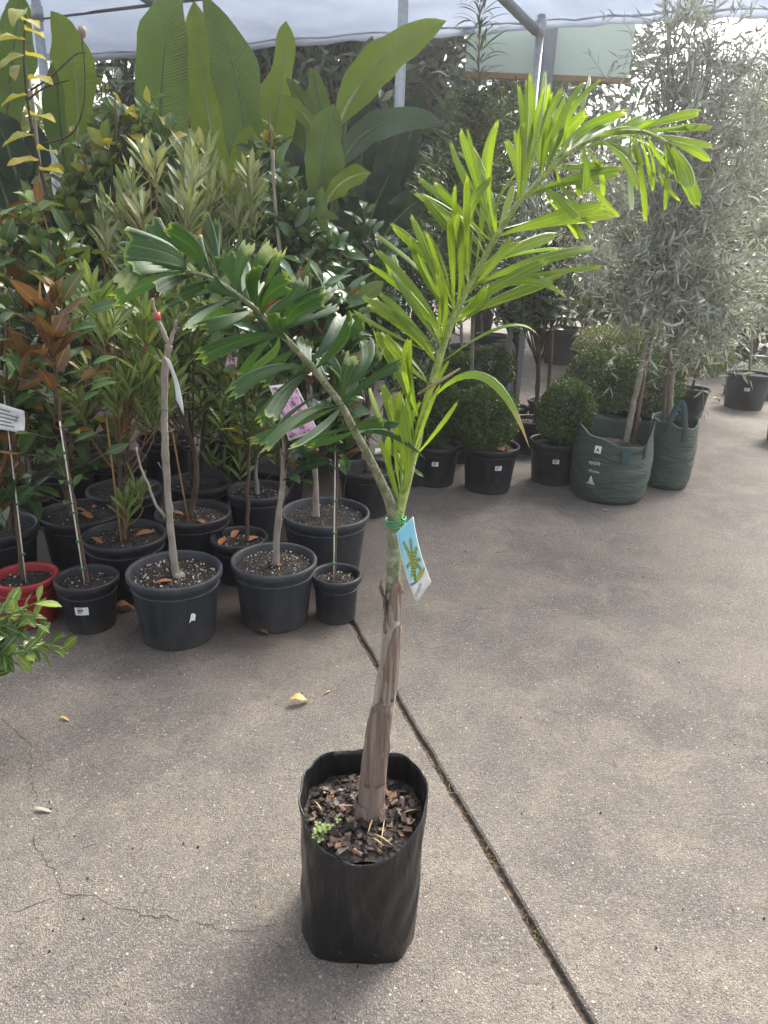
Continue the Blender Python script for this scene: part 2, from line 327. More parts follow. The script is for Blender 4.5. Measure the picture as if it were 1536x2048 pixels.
# ------------------------------------------------------------------ ground: two slabs on an earth bed with an open joint
ground = tag(MB().add([(-150, -60, -.018), (150, -60, -.018), (150, 250, -.018), (-150, 250, -.018)], [(0, 1, 2, 3)]).build('ground', soilmat('earth_bed', (.062, .046, .037), (.20, .15, .11)), smooth=False), kind='structure')
CONC = concrete()
ja, jb = G(706, 1250), G(1180, 2048)
jd = nrm(jb - ja); jn = np.array([-jd[1], jd[0], 0])        # jn points towards +x or -x
if jn[0] < 0: jn = -jn
jc = G(660, 1088)
jf = ja - jd * abs((jc - ja)[1] / jd[1])                   # where the joint meets the cross joint
def slab(poly, name='concrete_slab', edge_i=(), seed=0):
    """slab with a worn, slightly ragged edge along the edges listed"""
    rr = random.Random(seed); top = []
    k = len(poly)
    for i in range(k):
        a, b = np.array(poly[i], float), np.array(poly[(i + 1) % k], float)
        if i in edge_i:
            m = int(np.linalg.norm(b[:2] - a[:2]) / .03)
            nn = np.array([-(b - a)[1], (b - a)[0]]); nn = nn / np.linalg.norm(nn)
            off = 0
            for j in range(m):
                off = off * .7 + rr.gauss(0, .0011); q = a[:2] + (b - a)[:2] * j / m + nn * (off if 0 < j else 0)
                top.append((q[0], q[1], 0.0))
        else: top.append((a[0], a[1], 0.0))
    n = len(top); cx = sum(p[0] for p in top) / n; cy = sum(p[1] for p in top) / n
    V = list(top) + [(p[0], p[1], -.006) for p in top] + [(p[0], p[1], -.06) for p in top]
    # bevel: drop the rim 4 mm just outside the top edge
    V2 = []
    for i, p in enumerate(top):
        a = np.array(top[i - 1][:2]); b = np.array(top[(i + 1) % n][:2]); t = nrm(np.append(b - a, 0))[:2]
        o = np.array([t[1], -t[0]])
        V2.append((p[0] + o[0] * .006, p[1] + o[1] * .006))
    V = list(top) + [(q[0], q[1], -.005) for q in V2] + [(q[0], q[1], -.0175) for q in V2]
    F = [tuple(range(n))]
    for i in range(n):
        j = (i + 1) % n
        F += [(i, n + i, n + j, j), (n + i, 2 * n + i, 2 * n + j, n + j)]
    return MB().add(V, F).build(name, CONC, ground, smooth=False)
w2 = .0165
JF, JN = jf, ja + jd * 4.5
Lf, Ln = JF - jn * w2, JN - jn * w2
Rf, Rn = JF + jn * w2, JN + jn * w2
xj = np.array([1.0, -0.06, 0]); xj = nrm(xj)              # direction of the thin cross joint
def at(p, d, s): return p + d * s
slab([Ln, Lf, at(Lf, xj, -14), at(Ln, xj, -14)], edge_i=(0,), seed=1)
up = np.array([0, .014, 0])
BL, KJ = at(JF, xj, -14) + up, Rf + up
far = np.array([0, 26., 0])
slab([KJ, Rn, at(Rn, xj, 14), at(Rf, xj, 14) + far, BL + far, BL], edge_i=(0,), seed=2)
# cracks
def crack(pts, w=.0035, seed=0):
    w = w * .55
    rr = random.Random(seed); Q = []
    for (a, b) in zip(pts[:-1], pts[1:]):
        pa, pb = G(*a), G(*b); m = max(2, int(np.linalg.norm(pb - pa) / .018))
        for i in range(m): Q.append(pa + (pb - pa) * i / m + np.array([rr.gauss(0, .0045), rr.gauss(0, .0045), 0]))
    V = []; F = []
    for i, q in enumerate(Q):
        t = nrm(Q[min(i + 1, len(Q) - 1)] - Q[max(i - 1, 0)]); nn = np.array([-t[1], t[0], 0]); ww = w * rr.uniform(.25, 1.0) * (1 if i % 9 else .2)
        V += [q + nn * ww * .5 + [0, 0, .0012], q - nn * ww * .5 + [0, 0, .0012]]
        if i: F.append((2 * i - 2, 2 * i - 1, 2 * i + 1, 2 * i))
    return MB().add(V, F).build('crack', plain('crack_dirt', (.05, .042, .037), .95), ground, smooth=False)
for k, c in enumerate([[(0, 1432), (62, 1492), (60, 1560), (72, 1600), (58, 1622)], [(62, 1668), (105, 1745), (122, 1790), (190, 1795), (225, 1812), (300, 1830), (400, 1845), (440, 1862), (530, 1862)], [(0, 1830), (60, 1812), (122, 1790)],
                       [(900, 1035), (960, 1022), (1005, 1003), (1060, 1000)], [(1290, 985), (1360, 1000), (1440, 1002), (1536, 1010)]]):
    crack(c, .004, k)

# ------------------------------------------------------------------ leaves
def prof_ell(t): return np.sin(np.pi * np.clip(t, 0, 1) ** .85) ** .8
def prof_obov(t): return np.sin(np.pi * np.clip(t, 0, 1) ** 1.35) ** .8
def prof_lance(t): return np.sin(np.pi * np.clip(t, 0, 1) ** .75) ** .9
def leaf_template(prof, nL=6, fold=.22, curl=.5, wav=0.0, seed=0):
    rr = np.random.default_rng(seed)
    t = np.linspace(0, 1, nL + 1); w = np.maximum(prof(t) * .5, .03); w[-1] = .012; w[0] = .03
    ang = curl * (t - .25); dx = np.cos(ang); dz = -np.sin(ang)
    X = np.concatenate([[0], np.cumsum((dx[1:] + dx[:-1]) / 2)]) / nL; Z = np.concatenate([[0], np.cumsum((dz[1:] + dz[:-1]) / 2)]) / nL
    ph = rr.uniform(0, 6)
    V = []; UV = []
    for i in range(nL + 1):
        for j in (-1, 0, 1):
            V.append((X[i], j * w[i], Z[i], abs(j) * w[i] * fold + wav * j * w[i] * math.sin(ph + t[i] * 9))); UV.append((t[i], .5 + j * w[i] if False else .5 + j * .5))
    Q = [(i * 3 + j, i * 3 + j + 1, (i + 1) * 3 + j + 1, (i + 1) * 3 + j) for i in range(nL) for j in (0, 1)]
    return np.array(V), np.array(Q, np.int32)[:, ::-1], np.array(UV)
KIND = {  # template args, length range (m), width ratio
 'magnolia': (prof_ell, dict(nL=6, fold=.3, curl=.45), (.10, .17), .40),
 'bronze': (prof_ell, dict(nL=6, fold=.35, curl=.3), (.09, .15), .40),
 'broad': (prof_ell, dict(nL=6, fold=.35, curl=.8, wav=.25), (.08, .13), .48),
 'yellow': (prof_ell, dict(nL=6, fold=.4, curl=.5, wav=.2), (.10, .15), .50),
 'narrow': (prof_obov, dict(nL=5, fold=.3, curl=.35), (.08, .14), .19),
 'grey': (prof_obov, dict(nL=5, fold=.3, curl=.15), (.10, .16), .20),
 'glossy': (prof_ell, dict(nL=6, fold=.3, curl=1.0, wav=.15), (.08, .13), .40),
 'lime': (prof_obov, dict(nL=5, fold=.3, curl=.5), (.05, .085), .42),
 'box': (prof_ell, dict(nL=2, fold=.3, curl=.3), (.016, .026), .6),
 'hedge': (prof_ell, dict(nL=2, fold=.3, curl=.3), (.022, .034), .5),
 'olive': (prof_lance, dict(nL=3, fold=.35, curl=.25), (.055, .095), .18),
 'scheff': (prof_obov, dict(nL=5, fold=.3, curl=.7), (.09, .14), .40),
 'podo': (prof_lance, dict(nL=5, fold=.25, curl=1.3), (.14, .24), .085),
 'dark': (prof_ell, dict(nL=2, fold=.3, curl=.6), (.16, .28), .34),
 'suntree': (prof_ell, dict(nL=2, fold=.3, curl=.6), (.16, .28), .34),
}
TPL = {}
def tpl(kind, k):
    key = (kind, k)
    if key not in TPL:
        prof, kw, L, wr = KIND[kind]; kw = dict(kw); kw['curl'] = kw['curl'] * (.3 + .35 * k); kw['seed'] = k
        TPL[key] = leaf_template(prof, **kw)
    return TPL[key]
PIECE = {}
def piece_mesh(kind, k, vv, bend):
    key = (kind, k, vv)
    if key not in PIECE:
        V, Q, UV = tpl(kind, k); wr = KIND[kind][3]
        C = np.stack([V[:, 0], V[:, 1] * wr, V[:, 2] + V[:, 3] * wr], 1)
        PIECE[key] = np_mesh('leaf', C, Q, LM[kind], UV, np.full(len(V), (vv + .5) / 8))
    return PIECE[key]

def frames(D, up_jit, rng):
    """leaf frames: length axis D, side, normal near straight up"""
    N0 = np.tile([0, -.25, 1.0], (len(D), 1)) + rng.normal(0, up_jit, (len(D), 3))
    side = np.cross(N0, D); side /= (np.linalg.norm(side, axis=1)[:, None] + 1e-9)
    nor = np.cross(D, side)
    return side, nor
def leaves(root, kind, pos, D, L, rng, org, max_ind=300, up_jit=.45, name='leaf', var=None):
    """leaves of one plant: those nearest the camera as parts of their own, the rest in one mesh"""
    n = len(pos)
    if n == 0: return
    D = D / (np.linalg.norm(D, axis=1)[:, None] + 1e-9)
    side, nor = frames(D, up_jit, rng)
    if var is None: var = rng.random(n)
    kk = rng.integers(0, 4, n)
    order = np.argsort(np.linalg.norm(pos - CAM, axis=1))
    ind, rest = order[:max_ind], order[max_ind:]
    org = np.array(org)
    for i in ind:
        me = piece_mesh(kind, int(kk[i]), int(var[i] * 7.999), 0)
        o = bpy.data.objects.new(name, me); col.objects.link(o); o.parent = root
        p = pos[i] - org; d, s, u = D[i] * L[i], side[i] * L[i], nor[i] * L[i]
        o.matrix_local = Matrix(((d[0], s[0], u[0], p[0]), (d[1], s[1], u[1], p[1]), (d[2], s[2], u[2], p[2]), (0, 0, 0, 1)))
    if len(rest):
        wr = KIND[kind][3]; VV = []; QQ = []; UU = []; AA = []; b = 0
        for k in range(4):
            ii = rest[kk[rest] == k]
            if not len(ii): continue
            V, Q, UV = tpl(kind, k); m = len(V)
            C = (pos[ii] - org)[:, None, :] + L[ii][:, None, None] * (V[None, :, 0:1] * D[ii][:, None, :] + V[None, :, 1:2] * wr * side[ii][:, None, :] + (V[None, :, 2:3] + V[None, :, 3:4] * wr) * nor[ii][:, None, :])
            VV.append(C.reshape(-1, 3)); QQ.append((Q[None] + (np.arange(len(ii)) * m)[:, None, None] + b).reshape(-1, 4))
            UU.append(np.tile(UV, (len(ii), 1))); AA.append(np.repeat(var[ii], m)); b += m * len(ii)
        me = np_mesh('foliage', np.concatenate(VV), np.concatenate(QQ), LM[kind], np.concatenate(UU), np.concatenate(AA))
        tag(link('foliage', me, root), kind='stuff')

def bez(a, b, c, n):
    t = np.linspace(0, 1, n)[:, None]; return (1 - t) ** 2 * a + 2 * t * (1 - t) * b + t ** 2 * c
def branch_leaves(br, kind, rng, per, t0=.25, fwd=.5, up=.2, whorl=1, lscale=1.0, tipboost=True):
    pos = []; D = []; L = []; lo, hi = KIND[kind][2]
    for B in br:
        T = nrm(B[-1] - B[-2]); phi = rng.uniform(0, 6.28)
        seg = len(B) - 1
        k = 0
        while k < per:
            t = t0 + (1 - t0) * max(0, (k + rng.uniform(-.3, .3)) / per) ** .8; t = min(max(t, 0), .999)
            i = int(t * seg); p = B[i] + (B[i + 1] - B[i]) * (t * seg - i); T = nrm(B[i + 1] - B[i])
            u = nrm(np.cross(T, [0.13, .9, .31])); w = np.cross(T, u)
            for q in range(whorl):
                a = phi + 6.283 * q / whorl; phi += 2.4 / whorl
                f = fwd * (1 + .9 * max(0, t - .75) * 4 * .5)
                d = math.cos(a) * u + math.sin(a) * w + f * T + np.array([0, 0, up]) + rng.normal(0, .18, 3)
                pos.append(p); D.append(d); L.append(rng.uniform(lo, hi) * lscale * (1 - .25 * max(0, t - .85) / .15)); k += 1
    return np.array(pos), np.array(D), np.array(L)
def ellip_pts(rng, c, r, n, shell=.5):
    v = rng.normal(0, 1, (n, 3)); v /= np.linalg.norm(v, axis=1)[:, None]
    return c + v * r * (rng.uniform(shell ** 3, 1, n) ** (1 / 3))[:, None]

# ------------------------------------------------------------------ pots
def pot_from_px(x, y, w, hr=.78):
    """rim centre pixel and rim width -> place, height and diameter of a pot standing on the slab"""
    D = .3
    for _ in range(30):
        H = D * hr; p = G(x, y, H); D = w * (p[1] / ray(x, y)[1]) / FPX
    return p, H, D
def make_pot(root, D, H, mat, n=40, perl=35, soil_drop=.035, seed=0, litter=0, rimh=.028, style='rim', taper=.78, feet=True):
    R = D / 2
    rb = R * taper
    pot = MB().lathe([(rb - .012, .010), (rb - .003, .0), (rb, .006), (rb + (R - .014 - rb) * .96, H - rimh), (R - .014, H - rimh + .001)], n, close=True).build('pot', mat, root)
    rim = MB().lathe([(R - .014, H - rimh - .002), (R - .003, H - rimh), (R, H - rimh + .004), (R, H - .006), (R - .003, H), (R - .012, H - .001), (R - .016, H - .008), (R - .020, H - soil_drop - .03)], n).build('rim', mat, pot)
    if style == 'rim':
        band = MB().lathe([(R - .017, H - rimh - .03), (R - .011, H - rimh - .03), (R - .0115, H - rimh - .026), (R - .017, H - rimh - .024)], n).build('band', mat, pot)
    rng = np.random.default_rng(seed)
    rs = R - .018; V = [(0, 0, H - soil_drop + .008)]; F = []
    for i in range(1, 9):
        for k in range(n):
            a = 6.2832 * k / n; r = rs * i / 8; V.append((r * math.cos(a), r * math.sin(a), H - soil_drop + .008 * (1 - (i / 8) ** 2) + rng.normal(0, .003) * (i < 8)))
    for k in range(n): F.append((0, 1 + k, 1 + (k + 1) % n))
    for i in range(7):
        for k in range(n): F.append((1 + i * n + k, 1 + (i + 1) * n + k, 1 + (i + 1) * n + (k + 1) % n, 1 + i * n + (k + 1) % n))
    soil = MB().add(V, F).build('potting_mix', SOIL, root)
    if perl:
        m = MB()
        for _ in range(perl):
            a = rng.uniform(0, 6.28); r = rs * .95 * math.sqrt(rng.random()); s = .0016 + .0042 * rng.random() ** 2.5
            m.box((r * math.cos(a), r * math.sin(a), H - soil_drop + .007), (s, s * rng.uniform(.7, 1.3), s), rng.uniform(0, 3))
        tag(m.build('perlite', PERL, soil, smooth=False), kind='stuff')
    for q in range(litter):
        a = rng.uniform(0, 6.28); r = rs * .8 * math.sqrt(rng.random())
        V, Q, UV = tpl('magnolia', int(rng.integers(0, 4)))
        o = link('dead_leaf', DLM(), soil); s = rng.uniform(.05, .09)
        o.location = (r * math.cos(a), r * math.sin(a), H - soil_drop + .014); o.rotation_euler = (rng.uniform(-.3, .3), rng.uniform(-.3, .3), rng.uniform(0, 6)); o.scale = (s, s, s)
    return pot
_dl = {}
def DLM():
    if 'a' not in _dl:
        V, Q, UV = tpl('magnolia', 2); _dl['a'] = np_mesh('dead_leaf', np.stack([V[:, 0] - .5, V[:, 1] * .42, V[:, 2] + V[:, 3] * .6], 1), Q, DEADLEAF, UV, np.zeros(len(V)))
    return _dl['a']
def pot_label(root, R, H, taper, ang, zc, w=.05, h=.034):
    """white price label with a printed bar code, wrapped on the pot wall"""
    def onwall(u, v, off):
        z = zc + v; r = R * taper + (R - .014 - R * taper) * z / (H - .03) + off; a = ang + u / r
        return (r * math.cos(a), r * math.sin(a), z)
    V = [onwall(-w / 2 + w * i / 6, hh, .0025) for hh in (-h / 2, h / 2) for i in range(7)]
    lab = MB().add(V, [(i, i + 1, i + 8, i + 7) for i in range(6)]).build('price_label', WHITE, root)
    m = MB(); rr = random.Random(int(R * 1e5)); u = -w * .3
    while u < w * .12:
        b = rr.choice([.0008, .0012, .002]); m.add([onwall(u, -h * .08, .0034), onwall(u + b, -h * .08, .0034), onwall(u + b, h * .28, .0034), onwall(u, h * .28, .0034)], [(0, 1, 2, 3)]); u += b + rr.choice([.0008, .0012])
    for v, l in ((h * .36, .42), (-h * .2, .3), (-h * .32, .36)):
        m.add([onwall(-w * .36, v, .0034), onwall(-w * .36 + w * l, v, .0034), onwall(-w * .36 + w * l, v + .0016, .0034), onwall(-w * .36, v + .0016, .0034)], [(0, 1, 2, 3)])
    m.build('bar_code', INK, lab, smooth=False)
    return lab

def px_path(pts, Y0, Y1, base=None):
    """trunk path through photo pixels, running from distance Y0 to Y1"""
    n = len(pts); A = [P(x, y, Y0 + (Y1 - Y0) * i / max(1, n - 1)) for i, (x, y) in enumerate(pts)]
    if base is not None: A[0] = np.array(base)
    return np.array(A)
def smooth_path(A, k=5):
    A = np.array(A, float)
    if len(A) < 3: return np.linspace(A[0], A[-1], k + 1)
    out = []
    for i in range(len(A) - 1):
        p0, p1, p2, p3 = A[max(0, i - 1)], A[i], A[i + 1], A[min(len(A) - 1, i + 2)]
        for j in range(k):
            t = j / k; out.append(.5 * ((2 * p1) + (-p0 + p2) * t + (2 * p0 - 5 * p1 + 4 * p2 - p3) * t * t + (-p0 + 3 * p1 - 3 * p2 + p3) * t ** 3))
    out.append(A[-1]); return np.array(out)
def knobbly(A, r0, r1, rng, amp=.12, jit=.0):
    n = len(A); r = np.linspace(r0, r1, n) * (1 + rng.normal(0, amp, n)); return A + rng.normal(0, jit, A.shape), r

def stake(root, org, a, b, r, mat, name='stake', clips=0):
    s = MB().tube(np.linspace(a, b, 4), r, 6).build(name, mat, root, org)
    for k in range(clips):
        p = a + (b - a) * (k + .6) / (clips + .6)
        MB().box(p, (.020, .012, .007), RND.uniform(0, 3)).build('clip', CLIP, s, org, smooth=False)
    return s
def card(root, org, corners, mat, name='plant_tag', nx=4, ny=6, bow=.01):
    """thin bent card from its four corners (top left, top right, bottom right, bottom left)"""
    tl, tr, br_, bl = [np.array(c, float) for c in corners]
    nn = nrm(np.cross(tr - tl, bl - tl)); V = []; UV = []
    for side in (0, 1):
        for j in range(ny + 1):
            for i in range(nx + 1):
                u, v = i / nx, j / ny; p = (tl * (1 - u) + tr * u) * (1 - v) + (bl * (1 - u) + br_ * u) * v
                V.append(p + nn * (bow * math.sin(math.pi * v) + side * .0008) - np.array(org)); UV.append((u, 1 - v))
    m = (nx + 1) * (ny + 1); Q = []
    for j in range(ny):
        for i in range(nx):
            a = j * (nx + 1) + i; q = (a, a + 1, a + nx + 2, a + nx + 1); Q += [q, tuple(m + z for z in q[::-1])]
    ring = [i for i in range(nx + 1)] + [j * (nx + 1) + nx for j in range(1, ny + 1)] + [ny * (nx + 1) + i for i in range(nx - 1, -1, -1)] + [j * (nx + 1) for j in range(ny - 1, 0, -1)]
    for a, b in zip(ring, ring[1:] + ring[:1]): Q.append((a, m + a, m + b, b))
    return link(name, np_mesh(name, V, Q, mat, UV), root)

def potted(name, label, pot, trunk, crowns, kind, nbr, per, cat='potted plant', group='potted plants in the nursery rows', potmat=None, bark=None, r0=.012, r1=.006, seed=0,
           fwd=.5, up=.2, whorl=1, t0=.25, shell=.3, lscale=1.0, upright=0.0, max_ind=260, hr=.78, taper=.78, perl=60, lean=0.0, extra=None, droop=0.0, kinds=None, litter=0, trunk2=None, twigmat=None, show_pot=True, dY=0.0, jit=.45, trunk_off=(0, 0)):
    """a potted plant: pot > rim, potting_mix, trunk, branches, leaves; crowns are (px, py, rx, ry, depth offset) in photo pixels"""
    rng = np.random.default_rng(seed + 100)
    p, H, D = pot_from_px(*pot, hr=hr); org = np.array([p[0], p[1], 0.0])
    root = thing(name, org, label, cat, group)
    make_pot(root, D, H, potmat or PLASTIC, seed=seed, perl=perl, taper=taper, litter=litter)
    Y = p[1]
    base = np.array([p[0] + trunk_off[0], p[1] + trunk_off[1], H - .04])
    A = px_path(trunk, Y, Y + lean, None); A[0] = P(trunk[0][0], trunk[0][1], Y)
    A[0][2] = H - .045; A = smooth_path(A, 6)
    # keep the foot of the trunk inside the pot
    off = A[0][:2] - org[:2]; 
    if np.linalg.norm(off) > D * .3: A[0][:2] = org[:2] + off / np.linalg.norm(off) * D * .3
    At, rt = knobbly(A, r0, r1, rng, .07, .0012)
    MB().tube(At, rt, 8).build('trunk', bark or BARKBR, root, org)
    if trunk2 is not None:
        B = px_path(trunk2, Y, Y + lean); B[0][2] = H - .045; B = smooth_path(B, 6); Bt, rb = knobbly(B, r0 * .8, r1, rng, .07, .0012)
        MB().tube(Bt, rb, 8).build('trunk', bark or BARKBR, root, org)
    br = []; bm = MB()
    for ci, (cx, cy, rx, ry, dz) in enumerate(crowns):
        Yc = Y + lean + dY + dz; c = P(cx, cy, Yc); s = S(cx, cy, Yc)
        rr = np.array([rx * s, min(rx, ry) * s * .8, ry * s])
        nb = max(2, int(nbr * (rx * ry) / sum(q[2] * q[3] for q in crowns)))
        for q in ellip_pts(rng, c, rr, nb, shell):
            j = rng.integers(len(A) // 3, len(A)) if len(A) > 6 else len(A) - 1
            # start where the trunk is lower than the target
            low = [i for i in range(len(A)) if A[i][2] < q[2] - .05]
            if low: j = low[int(len(low) * rng.uniform(.45, .999))]
            st = A[j]
            dist = np.linalg.norm(q - st)
            if upright: 
                hz = min(.28, max(.1, ry * s * .55)); foot = q - np.array([rng.normal(0, .02), rng.normal(0, .02), hz])
                mid = foot * .6 + st * .4 - np.array([0, 0, .05]); B = np.concatenate([bez(st, mid, foot, 5)[:-1], bez(foot, (foot + q) / 2 + rng.normal(0, .01, 3), q, 7)])
                leafB = B[4:]
            else:
                mid = (st + q) / 2 + np.array([0, 0, dist * .12]) + rng.normal(0, .03, 3); B = bez(st, mid, q + np.array([0, 0, -droop * dist]), 8); leafB = B[2:]
            br.append(leafB)
            bm.tube(B, np.linspace(max(.0022, r1 * .6), .0014, len(B)), 5)
    if br:
        tag(bm.build('crown_twig', twigmat or TWIG, root, org), kind='stuff')
        ks = kinds or [(kind, 1.0)]
        pos, Dv, L = branch_leaves(br, kind, rng, per, t0, fwd, up, whorl, lscale)
        pick = rng.random(len(pos)); acc = 0
        for kname, fr in ks:
            sel = (pick >= acc) & (pick < acc + fr); acc += fr
            leaves(root, kname, pos[sel], Dv[sel], L[sel], rng, org, int(max_ind * fr), jit)
    return root, org, H, D, A

# ------------------------------------------------------------------ the palm in front
def blade(pts, width, mat, parent, org, name='leaflet', facing=None, wprof='strap', pleat=.10, jag=.10, nL=12, nA=6, seed=0, twist=0.0, fold=0.0, wave=0.0, var=None):
    """one blade of a leaf along a 3-D centre line, pleated lengthwise, with a gnawed or pointed end"""
    rr = np.random.default_rng(seed)
    C = np.array(pts, float); n = len(C)
    T = np.gradient(C, axis=0); T /= np.linalg.norm(T, axis=1)[:, None] + 1e-9
    if facing is None: facing = nrm(CAM - C[n // 2])
    t = np.linspace(0, 1, n)
    if wprof == 'strap': w = np.interp(t, [0, .1, .35, .6, .8, .94, 1], [.12, .2, .55, .9, 1.0, .85, .55])
    elif wprof == 'wedge': w = np.interp(t, [0, .1, .4, .75, 1], [.07, .16, .55, .92, 1.0])
    elif wprof == 'point': w = np.interp(t, [0, .1, .4, .65, .85, 1], [.12, .3, .9, 1.0, .6, .05])
    elif wprof == 'fan': w = np.interp(t, [0, .15, .5, 1], [.05, .22, .65, 1.0])
    else:                                                                                     # banana: broad, tapering to a drawn-out tip
        w = np.interp(t, [0, .03, .12, .3, .55, .75, .88, .96, 1], [.05, .12, .5, .92, 1.0, .82, .52, .22, .02])
        w = w * (1 + .05 * np.sin(t * 17 + seed) + .03 * np.sin(t * 31 + seed * 2))
    V = []; UV = []
    tip = rr.uniform(-1, 1, nA + 1) * jag
    if wprof in ('wedge', 'fan', 'strap'): tip = tip + jag * np.array([(.8 if k % 2 else -.4) for k in range(nA + 1)])
    Ltot = np.sum(np.linalg.norm(np.diff(C, axis=0), axis=1)); ph = rr.uniform(0, 6)
    for i in range(n):
        f = nrm(facing + twist * (t[i] - .5) * np.cross(T[i], facing)); s = nrm(np.cross(f, T[i])); nn = np.cross(T[i], s)
        for j in range(nA + 1):
            v = j / nA - .5; ww = w[i] * width
            z = pleat * width * (1 if j % 2 else -1) * .5 * min(1, w[i] * 1.2) + fold * abs(v) * ww + wave * ww * math.sin(ph + 11 * t[i] + (2 if v > 0 else 0)) * abs(v) * 2
            if wprof == 'banana': ww = ww * (1 + .09 * math.sin(t[i] * (9 if v > 0 else 13) + seed * (1 if v > 0 else 2.3)))
            p = C[i] + s * v * ww + nn * z
            if i == n - 1: p = p + T[i] * tip[j] * Ltot
            elif i == n - 2: p = p + T[i] * tip[j] * Ltot * .25
            V.append(p - org); UV.append((t[i], j / nA))
    Q = [(i * (nA + 1) + j, (i + 1) * (nA + 1) + j, (i + 1) * (nA + 1) + j + 1, i * (nA + 1) + j + 1) for i in range(n - 1) for j in range(nA)]
    v0 = rr.random() if var is None else var
    return link(name, np_mesh(name, V, Q, mat, UV, np.full(len(V), v0)), parent)

# bag
bc = G(719, 1826); BR_, BH = .1365, .345
porg = np.array([bc[0], bc[1], 0.0])
palm = thing('potted_palm', porg, 'young palm in a black plastic bag with one bright and one dark frond', 'palm')
POLY = plain('black_film', (.013, .013, .014), .34, (.009, .009, .0095), 5, .5)
def poly_film():
    m, n, l, b = nodes('planter_film'); co = objco(n)
    mp = n.new('ShaderNodeMapping'); mp.inputs['Scale'].default_value = (1, 1, .35); mp.inputs['Rotation'].default_value = (.5, .4, 0); l.new(co, mp.inputs[0])
    a = noise(n, l, 9, 4, .6, mp.outputs[0], 1.2); bb = noise(n, l, 3.5, 3, .5, co, .8)
    dust = ramp(n, l, noise(n, l, 240, 2, .6, co), [(0.70, 0.0), (0.78, 1.0)])
    c = mixc(n, l, ramp(n, l, bb, [(.4, 0.0), (.8, .7)]), (.0075, .0075, .008), (.0145, .0145, .0145))
    c = mixc(n, l, math_(n, l, 'MULTIPLY', dust, .35), c, (.12, .11, .1))
    l.new(c, b.inputs['Base Color']); l.new(ramp(n, l, bb, [(.3, .30), (.75, .52)]), b.inputs['Roughness'])
    wv = n.new('ShaderNodeTexVoronoi'); wv.feature = 'DISTANCE_TO_EDGE'; wv.inputs['Scale'].default_value = 7; l.new(mp.outputs[0], wv.inputs['Vector'])
    h = math_(n, l, 'ADD', a, math_(n, l, 'MULTIPLY', ramp(n, l, wv.outputs['Distance'], [(0, 1.0), (.12, 0.0)]), .25))
    bump(n, l, h, b, .7, .02); return m
FILM = poly_film()
rng = np.random.default_rng(5)
def bag_r(a, z):
    """squarish bag: corners towards 45 degrees, puckered low down"""
    sq = 1 + .035 * math.cos(4 * (a - .78)); k = z / BH
    r = BR_ * (1.0 + .01 * k) * (1 + (sq - 1) * (1.9 - 1.2 * k))
    r *= 1.006 - .016 * abs(math.sin(3.5 * a + .4)) * (.3 + .7 * k)
    r += .0016 * math.sin(5 * a + 9 * k) * (1 - abs(k - .5)) + .0018 * math.sin(13 * a - 17 * k)
    if k < .16: r *= 1 - .018 * ((.16 - k) / .16) ** 2 + .012 * math.sin(11 * a) * (1 - k / .16)
    return r
def rim_z(a):                            # a = -pi/2 is towards the camera; cut rim with straight folds
    dg = math.degrees(math.atan2(math.sin(a), math.cos(a)))
    z = np.interp(dg, [-180, -160, -135, -108, -78, -45, -18, 5, 35, 70, 100, 130, 160, 180], [.366, .352, .318, .290, .287, .322, .352, .370, .362, .356, .350, .360, .364, .366])
    return float(z) + .003 * math.sin(9 * a)
NB, NZ = 96, 26
V = []; F = []
for i in range(NZ + 1):
    for k in range(NB):
        a = 2 * math.pi * k / NB; zz = rim_z(a) * (i / NZ) ** .95; r = bag_r(a, zz) * (1.0 + .02 * max(0, i / NZ - .85) / .15 * math.sin(4 * a + 1))
        V.append((r * math.cos(a), r * math.sin(a), zz + .002))
for i in range(NZ):
    for k in range(NB): F.append((i * NB + k, i * NB + (k + 1) % NB, (i + 1) * NB + (k + 1) % NB, (i + 1) * NB + k))
F.append(tuple(range(NB))[::-1])
b0 = len(V)
for i in range(7):                       # inner face of the film down to the soil
    for k in range(NB):
        a = 2 * math.pi * k / NB; zz = rim_z(a) - (rim_z(a) - .27) * i / 6; r = bag_r(a, zz) - .0016 - (.0 if i else -.0008)
        V.append((r * math.cos(a), r * math.sin(a), zz + (.0012 if i else .0022)))
for k in range(NB): F.append((NZ * NB + k, NZ * NB + (k + 1) % NB, b0 + (k + 1) % NB, b0 + k))
for i in range(6):
    for k in range(NB): F.append((b0 + i * NB + k, b0 + i * NB + (k + 1) % NB, b0 + (i + 1) * NB + (k + 1) % NB, b0 + (i + 1) * NB + k))
bag = MB().add(V, F).build('planter_bag', FILM, palm)
hole = MB()
for a in (-1.86, -1.28):
    r = bag_r(a, .035) + .0012; c = (r * math.cos(a), r * math.sin(a), .032)
    hole.tube([np.array(c) - np.array([math.cos(a), math.sin(a), 0]) * .002, np.array(c) + np.array([math.cos(a), math.sin(a), 0]) * .0006], .0045, 10)
hole.build('drain_hole', INK, bag)
SZ = .292
V = [(0, 0, SZ + .012)]; F = []; n = 40
for i in range(1, 10):
    for k in range(n):
        a = 6.2832 * k / n; r = (bag_r(a, SZ) - .004) * i / 9; V.append((r * math.cos(a), r * math.sin(a), SZ + .012 * (1 - i / 9) + rng.normal(0, .004)))
for k in range(n): F.append((0, 1 + k, 1 + (k + 1) % n))
for i in range(8):
    for k in range(n): F.append((1 + i * n + k, 1 + (i + 1) * n + k, 1 + (i + 1) * n + (k + 1) % n, 1 + i * n + (k + 1) % n))
psoil = MB().add(V, F).build('potting_mix', SOIL, palm)
